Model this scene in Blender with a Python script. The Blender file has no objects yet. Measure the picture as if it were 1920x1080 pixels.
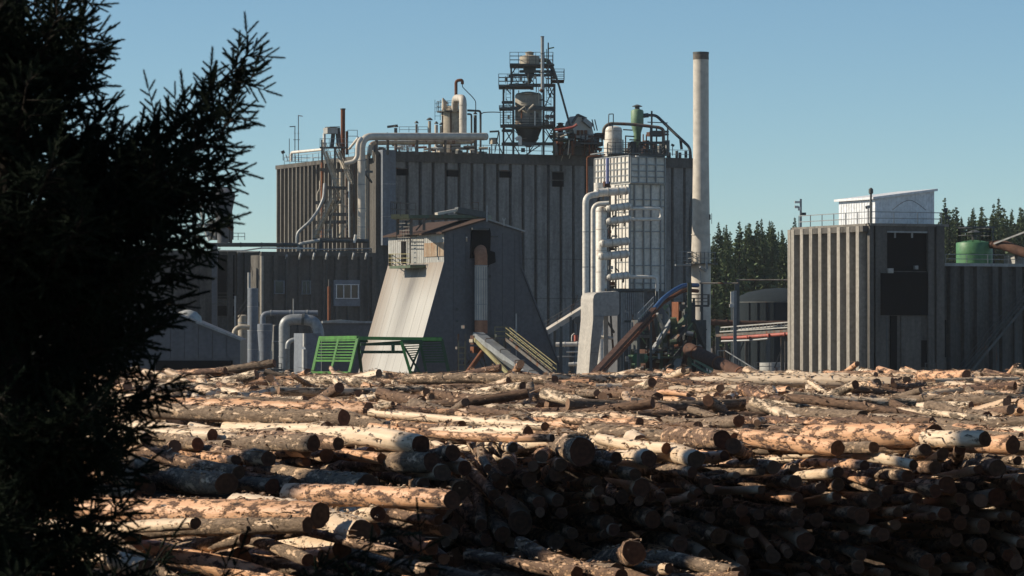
import bpy, math, random
import numpy as np
from mathutils import Vector, Matrix
random.seed(11); RNG = np.random.default_rng(11)
C = bpy.context.scene
R = math.radians

# ------------------------------------------------------------ camera, sky, sun
F = 6500.0                       # focal length in photograph pixels (1920 wide)
CAM = Vector((0, 0, 8.0))
PITCH = math.atan(80 / F)
cd = bpy.data.cameras.new("camera"); cam = bpy.data.objects.new("camera", cd)
C.collection.objects.link(cam); C.camera = cam
cam.location = CAM; cam.rotation_euler = (R(90) + PITCH, 0, 0)
cd.sensor_width = 36; cd.lens = F / 1920 * 36; cd.clip_start = 0.5; cd.clip_end = 20000
cd.dof.use_dof = True; cd.dof.focus_distance = 260; cd.dof.aperture_fstop = 12

SUN_AZ_LEFT, SUN_EL = 88.0, 31.0     # degrees to the left of the view, elevation
az = R(SUN_AZ_LEFT); el = R(SUN_EL)
sun_dir = Vector((-math.sin(az) * math.cos(el), math.cos(az) * math.cos(el), math.sin(el)))
w = bpy.data.worlds.new("World"); C.world = w; w.use_nodes = True
nt = w.node_tree; bg = nt.nodes["Background"]
sky = nt.nodes.new("ShaderNodeTexSky"); sky.sky_type = 'NISHITA'; sky.sun_disc = False
sky.sun_elevation = el; sky.sun_rotation = -az
sky.altitude = 0; sky.air_density = 0.7; sky.dust_density = 0.0; sky.ozone_density = 5.0
tint = nt.nodes.new("ShaderNodeMix"); tint.data_type = 'RGBA'; tint.blend_type = 'MULTIPLY'
tint.inputs[0].default_value = 1.0; tint.inputs[7].default_value = (1.06, 1.08, 0.95, 1)
nt.links.new(sky.outputs[0], tint.inputs[6]); nt.links.new(tint.outputs[2], bg.inputs[0])
bg.inputs[1].default_value = 0.090
sl = bpy.data.lights.new("sun", 'SUN'); sun = bpy.data.objects.new("sun", sl); C.collection.objects.link(sun)
sl.energy = 5.0; sl.angle = R(0.5); sl.color = (1.0, 0.88, 0.70)
sun.rotation_euler = sun_dir.to_track_quat('Z', 'Y').to_euler()
sun.location = (0, 0, 60)
C.view_settings.view_transform = 'Standard'; C.view_settings.look = 'None'
C.view_settings.exposure = 0.22; C.view_settings.gamma = 1.0; C.view_settings.use_curve_mapping = False
C.cycles.max_bounces = 4; C.cycles.diffuse_bounces = 2; C.cycles.glossy_bounces = 2

# ------------------------------------------------------------ helpers
ORG = {}
def orig(o): return ORG.get(o.name, Vector((0, 0, 0))) if o else Vector((0, 0, 0))

def ray(px, py):
    u = (px - 960) / F; v = (540 - py) / F; s, c = math.sin(PITCH), math.cos(PITCH)
    return Vector((u, c - v * s, s + v * c))
def P(px, py, Y):
    d = ray(px, py); return CAM + d * (Y / d.y)
def proj(p):
    q = Vector(p) - CAM; s, c = math.sin(PITCH), math.cos(PITCH)
    d = q.y * c + q.z * s; v = -q.y * s + q.z * c
    return (960 + q.x / d * F, 540 - v / d * F)
def S(px, Y): return px * Y / F           # size of px photograph pixels at distance Y

ALPHA = R(25)
UA = Vector((math.cos(ALPHA), math.sin(ALPHA), 0)); NA = Vector((math.sin(ALPHA), -math.cos(ALPHA), 0))
UB = Vector((-math.sin(ALPHA), math.cos(ALPHA), 0)); NB = Vector((-math.cos(ALPHA), -math.sin(ALPHA), 0))
UF = Vector((1, 0, 0)); NF = Vector((0, -1, 0)); ZZ = Vector((0, 0, 1))
class Face:
    """a vertical plane through the point seen at column px and distance Y"""
    def __init__(s, px, Y, u=UF, n=NF):
        s.o = P(px, 620, Y); s.o.z = 0; s.u, s.n = u, n; s.Y = Y
    def at(s, px, py, out=0.0):
        d = ray(px, py); o = s.o + s.n * out
        t = (o - CAM).dot(s.n) / d.dot(s.n); return CAM + d * t
    def s_of(s, px, out=0.0): return (s.at(px, 600, out) - s.o).dot(s.u)
    def pt(s, a, z, out=0.0): return s.o + s.u * a + s.n * out + ZZ * z
def FA(px, Y): return Face(px, Y, UA, NA)
def FB(px, Y): return Face(px, Y, UB, NB)

class MB:
    def __init__(s): s.v = []; s.f = []; s.m = []
    def add(s, vs, fs, mi=0):
        b = len(s.v); s.v += [tuple(v) for v in vs]; s.f += [tuple(b + i for i in f) for f in fs]; s.m += [mi] * len(fs)
        return s
    def obox(s, o, a, b, c, mi=0):
        """box from corner o spanned by three vectors"""
        o, a, b, c = map(Vector, (o, a, b, c))
        if a.cross(b).dot(c) < 0: a, b = b, a
        vs = [o, o + a, o + a + b, o + b, o + c, o + a + c, o + a + b + c, o + b + c]
        return s.add(vs, [(0, 3, 2, 1), (4, 5, 6, 7), (0, 1, 5, 4), (1, 2, 6, 5), (2, 3, 7, 6), (3, 0, 4, 7)], mi)
    def box(s, c, size, mi=0, u=UF, n=NF):
        c = Vector(c); sx, sy, sz = size
        return s.obox(c - u * sx / 2 + n * sy / 2 - ZZ * sz / 2, u * sx, -n * sy, ZZ * sz, mi)
    def fbox(s, fc, x0, y0, x1, y1, o0, o1, mi=0):
        """box on a face: pixel rectangle measured at its outer plane, from out o0 to o1"""
        p = fc.at(x0, y1, o1); q = fc.at(x1, y0, o1); xm = (x0 + x1) / 2
        zb = fc.at(xm, y1, o1).z; zt = fc.at(xm, y0, o1).z
        a0 = (p - fc.o).dot(fc.u); a1 = (q - fc.o).dot(fc.u)
        if a1 < a0: a0, a1 = a1, a0
        return s.obox(fc.pt(a0, zb, o0), fc.u * (a1 - a0), fc.n * (o1 - o0), ZZ * (zt - zb), mi)
    def prism(s, poly, vec, mi=0):
        n = len(poly); vec = Vector(vec); poly = [Vector(p) for p in poly]
        nr = Vector((0, 0, 0))
        for i in range(n): nr += poly[i].cross(poly[(i + 1) % n])
        if nr.dot(vec) > 0: poly = poly[::-1]
        vs = poly + [p + vec for p in poly]
        fs = [tuple(range(n)), tuple(range(2 * n - 1, n - 1, -1))]
        fs += [((i + 1) % n, i, n + i, n + (i + 1) % n) for i in range(n)]
        return s.add(vs, fs, mi)
    def tube(s, pts, r, seg=10, caps=True, mi=0, fillet=0.0, hollow=False):
        pts = [Vector(p) for p in pts]
        if fillet > 0: pts = fil(pts, fillet)
        n = len(pts); rs = list(r) if isinstance(r, (list, tuple)) else [r] * n
        if len(rs) != n: rs = [rs[0]] * n
        tv = [(pts[min(i + 1, n - 1)] - pts[max(i - 1, 0)]).normalized() for i in range(n)]
        ref = Vector((0, 0, 1)) if abs(tv[0].z) < .9 else Vector((1, 0, 0))
        a = tv[0].cross(ref).normalized(); vs = []
        for i in range(n):
            a = (a - tv[i] * a.dot(tv[i])); a = a.normalized() if a.length > 1e-6 else tv[i].orthogonal().normalized()
            b = tv[i].cross(a)
            for k in range(seg):
                t = 2 * math.pi * k / seg; vs.append(pts[i] + (a * math.cos(t) + b * math.sin(t)) * rs[i])
        fs = [(i * seg + k, i * seg + (k + 1) % seg, (i + 1) * seg + (k + 1) % seg, (i + 1) * seg + k) for i in range(n - 1) for k in range(seg)]
        if caps: fs += [tuple(range(seg - 1, -1, -1)), tuple((n - 1) * seg + k for k in range(seg))]
        return s.add(vs, fs, mi)
    def lathe(s, c, prof, seg=24, mi=0, squash=None):
        """prof: list of (radius, z) from bottom to top round a vertical axis at c"""
        c = Vector(c); vs = []
        for (r, z) in prof:
            for k in range(seg):
                t = 2 * math.pi * k / seg; vs.append(c + Vector((r * math.cos(t), r * math.sin(t), z)))
        n = len(prof)
        fs = [(i * seg + k, i * seg + (k + 1) % seg, (i + 1) * seg + (k + 1) % seg, (i + 1) * seg + k) for i in range(n - 1) for k in range(seg)]
        fs += [tuple(range(seg - 1, -1, -1)), tuple((n - 1) * seg + k for k in range(seg))]
        return s.add(vs, fs, mi)
    def beam(s, p, q, w, h=None, mi=0):
        p, q = Vector(p), Vector(q); d = q - p; h = h or w
        if d.length < 1e-5: return s
        t = d.normalized(); up = ZZ if abs(t.z) < .95 else Vector((0, 1, 0))
        a = t.cross(up).normalized(); b = a.cross(t).normalized()
        return s.obox(p - a * w / 2 - b * h / 2, a * w, b * h, d, mi)
    def rail(s, pts, h=1.1, r=.035, step=1.6, rows=2, mi=0, close=False):
        pts = [Vector(p) for p in pts]
        if close: pts.append(pts[0])
        for a, b in zip(pts, pts[1:]):
            L = (b - a).length; n = max(1, int(round(L / step)))
            for i in range(n + 1):
                q = a.lerp(b, i / n); s.beam(q, q + ZZ * h, r * 2, mi=mi)
            for k in range(rows):
                z = ZZ * (h * (k + 1) / rows - r); s.beam(a + z, b + z, r * 2 * .98, mi=mi)
        return s
    def ladder(s, p, q, w, uvec=UF, r=.03, step=.45, mi=0):
        p, q = Vector(p), Vector(q); u = uvec * w / 2
        s.beam(p - u, q - u, r * 2, mi=mi); s.beam(p + u, q + u, r * 2, mi=mi)
        n = int((q - p).length / step)
        for i in range(1, n):
            c = p.lerp(q, i / n); s.beam(c - u, c + u, r * 1.6, mi=mi)
        return s
    def frame(s, p, wx, wy, h, levels, w=.22, brace=True, u=UF, n=NF, mi=0):
        """steel frame: four posts standing on p (centre), beams at the levels, cross braces"""
        p = Vector(p); cs = [p + u * (sx * wx / 2) + n * (sy * wy / 2) for sx, sy in ((-1, 1), (1, 1), (1, -1), (-1, -1))]
        for c in cs: s.beam(c, c + ZZ * h, w, mi=mi)
        zs = [0] + list(levels)
        for li, z in enumerate(levels):
            for i in range(4):
                s.beam(cs[i] + ZZ * z, cs[(i + 1) % 4] + ZZ * z, w * .8, w * 1.1, mi=mi)
            if brace:
                for i in (range(4) if brace is True else brace):
                    a, b = cs[i], cs[(i + 1) % 4]
                    if (li + i) % 2: a, b = b, a
                    s.beam(a + ZZ * zs[li], b + ZZ * z, w * .45, mi=mi)
        return s
    def build(s, name, mat, parent=None, kind=None, label=None, sm=True):
        me = bpy.data.meshes.new(name); o3 = orig(parent)
        me.from_pydata([(v[0] - o3.x, v[1] - o3.y, v[2] - o3.z) for v in s.v], [], s.f)
        mats = mat if isinstance(mat, (list, tuple)) else [mat]
        for m in mats: me.materials.append(M[m] if isinstance(m, str) else m)
        if len(mats) > 1: me.polygons.foreach_set("material_index", s.m)
        if sm:
            me.polygons.foreach_set("use_smooth", [True] * len(s.f)); me.set_sharp_from_angle(angle=R(38))
        me.update()
        o = bpy.data.objects.new(name, me); C.collection.objects.link(o)
        if parent: o.parent = parent
        ORG[o.name] = o3.copy()
        if kind: o['kind'] = kind
        if label: o['label'] = label
        return o
def fil(pts, d):
    out = [pts[0]]
    for i in range(1, len(pts) - 1):
        a, b, c = pts[i - 1], pts[i], pts[i + 1]
        e = min(d, (a - b).length * .48, (c - b).length * .48)
        p = b + (a - b).normalized() * e; q = b + (c - b).normalized() * e
        for k in range(7):
            t = k / 6; out.append(p * (1 - t) ** 2 + b * 2 * t * (1 - t) + q * t * t)
    return out + [pts[-1]]

def thing(name, label, cat, loc=(0, 0, 0), group=None):
    o = bpy.data.objects.new(name, None); C.collection.objects.link(o)
    o.location = loc; o.empty_display_size = .5; ORG[o.name] = Vector(loc)
    o['label'] = label; o['category'] = cat
    if group: o['group'] = group
    return o
def tag(o, label, cat, group=None):
    o['label'] = label; o['category'] = cat
    if group: o['group'] = group
    return o
def struct(o): o['kind'] = 'structure'; return o
def copies(src, spots, parent=None):
    """linked copies of one piece at offsets from the source"""
    out = []
    for s_ in spots:
        c = src.copy(); C.collection.objects.link(c); c.location = src.location + Vector(s_)
        if parent: c.parent = parent
        out.append(c)
    return out
def seq(pts): return [P(*p) for p in pts]
def pipe(parent, pts, rpx, mat, name="pipe", fillet=None, seg=12, flanges=0, Y=None):
    """pipe along pixel points (px,py,Y); radius in photograph pixels"""
    if Y is not None: pts = [(a, b, Y) for a, b in pts]
    r = S(rpx, sum(p[2] for p in pts) / len(pts)); w3 = seq(pts)
    mb = MB().tube(w3, r, seg, fillet=fillet if fillet is not None else r * 3)
    o = mb.build(name, mat, parent)
    if flanges:
        a, b = w3[0], w3[1]; fm = MB()
        for i in range(flanges):
            c = a.lerp(b, (i + .7) / (flanges + .4)); t = (b - a).normalized() * r * .18
            fm.tube([c - t, c + t], r * 1.22, seg)
        fm.build("flange", mat, o)
    return o

# ------------------------------------------------------------ materials
M = {}
def nodes(name):
    m = bpy.data.materials.new(name); m.use_nodes = True; t = m.node_tree
    return m, t, t.nodes["Principled BSDF"], t.nodes.new, t.links.new
def setr(ramp, stops):
    e = ramp.color_ramp.elements
    while len(e) > 1: e.remove(e[0])
    e[0].position, e[0].color = stops[0][0], (*stops[0][1], 1)
    for p, c in stops[1:]:
        k = e.new(p); k.color = (*c, 1)
def weathered(name, base, dirt=None, amount=.5, rough=.75, metal=0.0, streak=True, scale=.35, rust=None, rust_amt=.0, bump=.15, fine=3.0, edge=None):
    """paint or concrete with cloudy tone, vertical run marks, optional rust patches, fine grain"""
    m, t, b, N, L = nodes(name)
    dirt = dirt or tuple(c * .45 for c in base)
    g = N("ShaderNodeNewGeometry"); mp = N("ShaderNodeMapping"); mp.vector_type = 'POINT'
    mp.inputs['Scale'].default_value = (scale * 3, scale * 3, scale * .35) if streak else (scale,) * 3
    L(g.outputs['Position'], mp.inputs[0])
    n1 = N("ShaderNodeTexNoise"); n1.inputs['Scale'].default_value = 1.0; n1.inputs['Detail'].default_value = 7; n1.inputs['Roughness'].default_value = .62
    L(mp.outputs[0], n1.inputs[0])
    n2 = N("ShaderNodeTexNoise"); n2.inputs['Scale'].default_value = fine; n2.inputs['Detail'].default_value = 5
    L(g.outputs['Position'], n2.inputs[0])
    r1 = N("ShaderNodeMapRange"); r1.inputs[1].default_value = .40; r1.inputs[2].default_value = .72; r1.inputs[4].default_value = amount
    L(n1.outputs[0], r1.inputs[0])
    mx = N("ShaderNodeMix"); mx.data_type = 'RGBA'; mx.inputs[6].default_value = (*base, 1); mx.inputs[7].default_value = (*dirt, 1)
    L(r1.outputs[0], mx.inputs[0])
    fm = N("ShaderNodeMapRange"); fm.inputs[1].default_value = .3; fm.inputs[2].default_value = .7; fm.inputs[3].default_value = .82; fm.inputs[4].default_value = 1.15
    L(n2.outputs[0], fm.inputs[0])
    mu = N("ShaderNodeMix"); mu.data_type = 'RGBA'; mu.blend_type = 'MULTIPLY'; mu.inputs[0].default_value = 1
    L(mx.outputs[2], mu.inputs[6]); L(fm.outputs[0], mu.inputs[7])
    out = mu.outputs[2]
    if rust:
        n3 = N("ShaderNodeTexNoise"); n3.inputs['Scale'].default_value = .9; n3.inputs['Detail'].default_value = 8; n3.inputs['Roughness'].default_value = .7
        mp3 = N("ShaderNodeMapping"); mp3.inputs['Scale'].default_value = (1.2, 1.2, .35); mp3.inputs['Location'].default_value = (7, 3, 5)
        L(g.outputs['Position'], mp3.inputs[0]); L(mp3.outputs[0], n3.inputs[0])
        r3 = N("ShaderNodeMapRange"); r3.inputs[1].default_value = .62 - rust_amt * .3; r3.inputs[2].default_value = .72 - rust_amt * .25
        L(n3.outputs[0], r3.inputs[0])
        m3 = N("ShaderNodeMix"); m3.data_type = 'RGBA'; m3.inputs[7].default_value = (*rust, 1)
        L(out, m3.inputs[6]); L(r3.outputs[0], m3.inputs[0]); out = m3.outputs[2]
    L(out, b.inputs['Base Color']); b.inputs['Roughness'].default_value = rough; b.inputs['Metallic'].default_value = metal
    if rough > .68: b.inputs['Specular IOR Level'].default_value = .15
    if bump:
        bp = N("ShaderNodeBump"); bp.inputs['Strength'].default_value = bump; bp.inputs['Distance'].default_value = .05
        L(n2.outputs[0], bp.inputs['Height']); L(bp.outputs[0], b.inputs['Normal'])
    M[name] = m; return m
RUST = (.16, .065, .03)
weathered('concrete', (.20, .20, .195), (.075, .075, .078), .75, .9)
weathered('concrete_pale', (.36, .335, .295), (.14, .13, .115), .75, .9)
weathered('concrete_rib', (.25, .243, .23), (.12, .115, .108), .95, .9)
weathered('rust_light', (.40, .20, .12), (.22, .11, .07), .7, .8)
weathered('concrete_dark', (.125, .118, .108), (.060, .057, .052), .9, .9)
weathered('soot', (.16, .14, .12), (.08, .07, .06), .7, .9)
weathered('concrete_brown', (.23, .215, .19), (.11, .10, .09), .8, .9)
weathered('cladding', (.38, .38, .36), (.27, .255, .225), .7, .6, rust=RUST, rust_amt=.06)
weathered('cladding_grey', (.098, .101, .110), (.070, .072, .079), .6, .6)
weathered('cladding_blue', (.16, .18, .21), (.10, .11, .13), .6, .6)
weathered('white_paint', (.72, .68, .61), (.50, .46, .39), .45, .45, rust=(.3, .17, .09), rust_amt=.04)
weathered('shed_white', (.74, .76, .78), (.55, .56, .56), .5, .5)
weathered('duct_sheet', (.42, .39, .345), (.30, .28, .25), .6, .6)
weathered('lagging', (.54, .49, .42), (.41, .37, .31), .6, .55, metal=0, fine=1.2)
weathered('steel_grey', (.30, .31, .31), (.15, .15, .15), .6, .5, metal=.3)
weathered('steel_dark', (.075, .082, .08), (.04, .038, .034), .6, .6, rust=RUST, rust_amt=.1)
weathered('steel_worn', (.16, .15, .135), (.07, .06, .05), .7, .7, rust=RUST, rust_amt=.35)
weathered('silo_paint', (.36, .33, .28), (.20, .18, .15), .7, .6, rust=RUST, rust_amt=.1)
weathered('beige', (.44, .385, .30), (.22, .18, .13), .7, .6, rust=RUST, rust_amt=.18)
weathered('rust', (.21, .085, .045), (.09, .04, .025), .8, .85)
weathered('rust_dark', (.11, .060, .042), (.05, .03, .025), .8, .85)
weathered('red_pipe', (.42, .10, .07), (.24, .07, .05), .6, .6)
weathered('green_paint', (.10, .33, .06), (.06, .16, .045), .9, .55, rust=(.12, .10, .05), rust_amt=.12)
weathered('green_dark', (.03, .09, .035), (.015, .04, .02), .6, .6)
weathered('green_tank', (.075, .21, .09), (.045, .12, .06), .5, .5)
weathered('green_machine', (.085, .115, .065), (.04, .055, .035), .7, .6, rust=RUST, rust_amt=.2)
weathered('green_pale', (.16, .26, .15), (.08, .13, .08), .5, .55)
weathered('yellow_rail', (.28, .25, .12), (.18, .14, .05), .7, .6, rust=RUST, rust_amt=.25)
weathered('blue_cover', (.03, .085, .21), (.02, .05, .12), .5, .5)
weathered('violet_pipe', (.22, .24, .42), (.14, .15, .28), .5, .5)
weathered('roof_rust', (.085, .055, .042), (.05, .036, .03), .8, .85)
weathered('stained', (.33, .26, .19), (.20, .12, .07), .9, .7, rust=(.28, .12, .05), rust_amt=.35)
weathered('white_frame', (.72, .73, .74), (.5, .5, .5), .4, .5)
weathered('tank_dark', (.020, .028, .034), (.014, .019, .024), .5, .9)
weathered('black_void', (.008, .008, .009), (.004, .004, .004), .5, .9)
weathered('bark_ground', (.13, .095, .07), (.05, .04, .03), .9, .95, streak=False, scale=1.2, fine=9, bump=.8)
weathered('dirt', (.16, .13, .10), (.09, .075, .06), .9, .95, streak=False, scale=.08, fine=1.2, bump=.3)
weathered('trunk_bark', (.022, .018, .014), (.012, .010, .008), .8, .95, scale=2, fine=20, bump=.6)
def glass(name):
    m, t, b, N, L = nodes(name)
    b.inputs['Base Color'].default_value = (.02, .025, .03, 1); b.inputs['Roughness'].default_value = .12; b.inputs['IOR'].default_value = 1.5
    M[name] = m
glass('pane_glass')
def wedge_wall():
    """white sheeting, streaked along the fall: brown runs at one side, grey dirt in a broad band"""
    m, t, b, N, L = nodes('sloping_wall')
    tc = N("ShaderNodeTexCoord"); sp = N("ShaderNodeSeparateXYZ"); L(tc.outputs['UV'], sp.inputs[0])
    mp = N("ShaderNodeMapping"); mp.inputs['Scale'].default_value = (42, 1.3, 1); L(tc.outputs['UV'], mp.inputs[0])
    n = N("ShaderNodeTexNoise"); n.inputs['Scale'].default_value = 1; n.inputs['Detail'].default_value = 5; L(mp.outputs[0], n.inputs[0])
    mp2 = N("ShaderNodeMapping"); mp2.inputs['Scale'].default_value = (5, 1.6, 1); L(tc.outputs['UV'], mp2.inputs[0])
    n2 = N("ShaderNodeTexNoise"); n2.inputs['Scale'].default_value = 1; n2.inputs['Detail'].default_value = 6; L(mp2.outputs[0], n2.inputs[0])
    # brown runs: strong at u near 1 (far side) and along the top
    e1 = N("ShaderNodeMapRange"); e1.inputs[1].default_value = .62; e1.inputs[2].default_value = 1.0; L(sp.outputs[0], e1.inputs[0])
    e2 = N("ShaderNodeMapRange"); e2.inputs[1].default_value = .70; e2.inputs[2].default_value = 1.0; e2.inputs[4].default_value = .9; L(sp.outputs[1], e2.inputs[0])
    ad = N("ShaderNodeMath"); ad.operation = 'MAXIMUM'; L(e1.outputs[0], ad.inputs[0]); L(e2.outputs[0], ad.inputs[1])
    ad2 = N("ShaderNodeMath"); ad2.operation = 'ADD'; L(ad.outputs[0], ad2.inputs[0]); L(n.outputs[0], ad2.inputs[1])
    r = N("ShaderNodeMapRange"); r.inputs[1].default_value = .62; r.inputs[2].default_value = 1.45; r.inputs[4].default_value = .80; L(ad2.outputs[0], r.inputs[0])
    mx = N("ShaderNodeMix"); mx.data_type = 'RGBA'; mx.inputs[6].default_value = (.43, .415, .38, 1); mx.inputs[7].default_value = (.21, .155, .11, 1); L(r.outputs[0], mx.inputs[0])
    # grey water-stain below the little balcony
    d = N("ShaderNodeMath"); d.operation = 'SUBTRACT'; d.inputs[1].default_value = .50; L(sp.outputs[0], d.inputs[0])
    da = N("ShaderNodeMath"); da.operation = 'ABSOLUTE'; L(d.outputs[0], da.inputs[0])
    dr = N("ShaderNodeMapRange"); dr.inputs[1].default_value = .24; dr.inputs[2].default_value = .0; L(da.outputs[0], dr.inputs[0])
    dv = N("ShaderNodeMapRange"); dv.inputs[1].default_value = .15; dv.inputs[2].default_value = 1.0; L(sp.outputs[1], dv.inputs[0])
    dm = N("ShaderNodeMath"); dm.operation = 'MULTIPLY'; L(dr.outputs[0], dm.inputs[0]); L(dv.outputs[0], dm.inputs[1])
    dn = N("ShaderNodeMath"); dn.operation = 'MULTIPLY'; L(dm.outputs[0], dn.inputs[0]); L(n2.outputs[0], dn.inputs[1])
    dq = N("ShaderNodeMapRange"); dq.inputs[1].default_value = .04; dq.inputs[2].default_value = .45; L(dn.outputs[0], dq.inputs[0])
    m2 = N("ShaderNodeMix"); m2.data_type = 'RGBA'; m2.inputs[7].default_value = (.17, .155, .14, 1); L(mx.outputs[2], m2.inputs[6]); L(dq.outputs[0], m2.inputs[0])
    fm = N("ShaderNodeMapRange"); fm.inputs[3].default_value = .78; fm.inputs[4].default_value = 1.15; L(n.outputs[0], fm.inputs[0])
    m3 = N("ShaderNodeMix"); m3.data_type = 'RGBA'; m3.blend_type = 'MULTIPLY'; m3.inputs[0].default_value = 1; L(m2.outputs[2], m3.inputs[6]); L(fm.outputs[0], m3.inputs[7])
    L(m3.outputs[2], b.inputs['Base Color']); b.inputs['Roughness'].default_value = .6
    M['sloping_wall'] = m
wedge_wall()
def logmat(name, bark, bark2, wood, wood2, thr):
    """bark with torn patches that show the wood; thr sets how much bark is left"""
    m, t, b, N, L = nodes(name)
    tc = N("ShaderNodeTexCoord"); g = N("ShaderNodeNewGeometry")
    off = N("ShaderNodeVectorMath"); off.operation = 'MULTIPLY_ADD'; off.inputs[1].default_value = (1, 1, 1)
    L(tc.outputs['UV'], off.inputs[0])
    rn = N("ShaderNodeCombineXYZ"); ml = N("ShaderNodeMath"); ml.operation = 'MULTIPLY'; ml.inputs[1].default_value = 60
    L(g.outputs['Random Per Island'], ml.inputs[0]); L(ml.outputs[0], rn.inputs[2]); L(rn.outputs[0], off.inputs[2])
    def noise(sc, det, rgh, v=None):
        mp = N("ShaderNodeMapping"); mp.inputs['Scale'].default_value = sc; L(off.outputs[0], mp.inputs[0])
        n = N("ShaderNodeTexNoise"); n.inputs['Scale'].default_value = 1; n.inputs['Detail'].default_value = det; n.inputs['Roughness'].default_value = rgh
        L(mp.outputs[0], n.inputs[0]); return n
    n1 = noise((2.0, 4.6, 1), 10, .76)      # patches
    n2 = noise((7, 16, 1), 6, .7)          # bark scales
    n3 = noise((.8, 12, 1), 5, .6)         # wood grain
    n4 = noise((.45, .9, 1), 3, .5)        # tone
    def ramp(src, a, c):
        r = N("ShaderNodeMapRange"); r.inputs[1].default_value = a; r.inputs[2].default_value = c; L(src, r.inputs[0]); return r.outputs[0]
    def mix(f, a, c, mode='MIX'):
        x = N("ShaderNodeMix"); x.data_type = 'RGBA'; x.blend_type = mode
        if isinstance(f, float): x.inputs[0].default_value = f
        else: L(f, x.inputs[0])
        for i, s_ in ((6, a), (7, c)):
            if isinstance(s_, tuple): x.inputs[i].default_value = (*s_, 1)
            else: L(s_, x.inputs[i])
        return x.outputs[2]
    bk = mix(ramp(n2.outputs[0], .38, .62), bark2, bark)
    wd = mix(ramp(n3.outputs[0], .40, .66), wood, wood2)
    wd = mix(ramp(n4.outputs[0], .45, .75), wd, tuple(c * .7 for c in wood2))
    jt = N("ShaderNodeMath"); jt.operation = 'MULTIPLY_ADD'; jt.inputs[1].default_value = .22; jt.inputs[2].default_value = thr - .11
    L(g.outputs['Random Per Island'], jt.inputs[0])
    nj = N("ShaderNodeMath"); nj.operation = 'MULTIPLY_ADD'; nj.inputs[1].default_value = .16; L(n2.outputs[0], nj.inputs[0]); L(n1.outputs[0], nj.inputs[2])
    sb = N("ShaderNodeMath"); sb.operation = 'SUBTRACT'; L(nj.outputs[0], sb.inputs[0]); L(jt.outputs[0], sb.inputs[1])
    patch = ramp(sb.outputs[0], .055, .115)
    col = mix(patch, bk, wd)
    # dark knots
    mpk = N("ShaderNodeMapping"); mpk.inputs['Scale'].default_value = (1.6, 4.2, 1); L(off.outputs[0], mpk.inputs[0])
    vk = N("ShaderNodeTexVoronoi"); vk.inputs['Scale'].default_value = 1; L(mpk.outputs[0], vk.inputs[0])
    kn = N("ShaderNodeMapRange"); kn.inputs[1].default_value = .10; kn.inputs[2].default_value = .14; L(vk.outputs['Distance'], kn.inputs[0])
    col = mix(kn.outputs[0], tuple(c * .4 for c in bark2), col)
    L(col, b.inputs['Base Color'])
    rr = N("ShaderNodeMapRange"); rr.inputs[3].default_value = .9; rr.inputs[4].default_value = .5; L(patch, rr.inputs[0]); L(rr.outputs[0], b.inputs['Roughness'])
    inv = N("ShaderNodeMath"); inv.operation = 'SUBTRACT'; inv.inputs[0].default_value = 1.0; L(patch, inv.inputs[1])
    hm = N("ShaderNodeMath"); hm.operation = 'MULTIPLY_ADD'; L(n2.outputs[0], hm.inputs[0]); hm.inputs[1].default_value = .8; L(inv.outputs[0], hm.inputs[2])
    bp = N("ShaderNodeBump"); bp.inputs['Strength'].default_value = .9; bp.inputs['Distance'].default_value = .02
    L(hm.outputs[0], bp.inputs['Height']); L(bp.outputs[0], b.inputs['Normal'])
    M[name] = m
logmat('log_grey', (.25, .18, .125), (.10, .068, .045), (.68, .48, .31), (.56, .38, .24), .515)
logmat('log_brown', (.20, .12, .074), (.08, .046, .030), (.66, .43, .27), (.56, .34, .19), .505)
logmat('log_pale', (.20, .15, .105), (.08, .058, .04), (.78, .61, .44), (.64, .47, .31), .385)
logmat('log_orange', (.16, .09, .06), (.07, .04, .03), (.72, .42, .24), (.60, .32, .17), .44)
def cutmat():
    m, t, b, N, L = nodes('cut_wood')
    tc = N("ShaderNodeTexCoord"); oi = N("ShaderNodeObjectInfo")
    ln = N("ShaderNodeVectorMath"); ln.operation = 'LENGTH'; L(tc.outputs['Object'], ln.inputs[0])
    n = N("ShaderNodeTexNoise"); n.inputs['Scale'].default_value = 9; n.inputs['Detail'].default_value = 5; L(tc.outputs['Object'], n.inputs[0])
    ma = N("ShaderNodeMath"); ma.operation = 'MULTIPLY_ADD'; ma.inputs[1].default_value = 70; L(ln.outputs['Value'], ma.inputs[0]); L(n.outputs[0], ma.inputs[2])
    si = N("ShaderNodeMath"); si.operation = 'SINE'; L(ma.outputs[0], si.inputs[0])
    r = N("ShaderNodeMapRange"); r.inputs[1].default_value = -1; r.inputs[3].default_value = .8; r.inputs[4].default_value = 1.1; L(si.outputs[0], r.inputs[0])
    mx = N("ShaderNodeMix"); mx.data_type = 'RGBA'; mx.inputs[6].default_value = (.16, .062, .030, 1); mx.inputs[7].default_value = (.15, .085, .048, 1); L(oi.outputs['Random'], mx.inputs[0])
    mu = N("ShaderNodeMix"); mu.data_type = 'RGBA'; mu.blend_type = 'MULTIPLY'; mu.inputs[0].default_value = 1; L(mx.outputs[2], mu.inputs[6]); L(r.outputs[0], mu.inputs[7])
    nd = N("ShaderNodeMapRange"); nd.inputs[1].default_value = .35; nd.inputs[2].default_value = .7; nd.inputs[3].default_value = 1.15; nd.inputs[4].default_value = .55; L(n.outputs[0], nd.inputs[0])
    m2 = N("ShaderNodeMix"); m2.data_type = 'RGBA'; m2.blend_type = 'MULTIPLY'; m2.inputs[0].default_value = 1; L(mu.outputs[2], m2.inputs[6]); L(nd.outputs[0], m2.inputs[7])
    L(m2.outputs[2], b.inputs['Base Color']); b.inputs['Roughness'].default_value = .8; M['cut_wood'] = m
cutmat()
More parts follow.
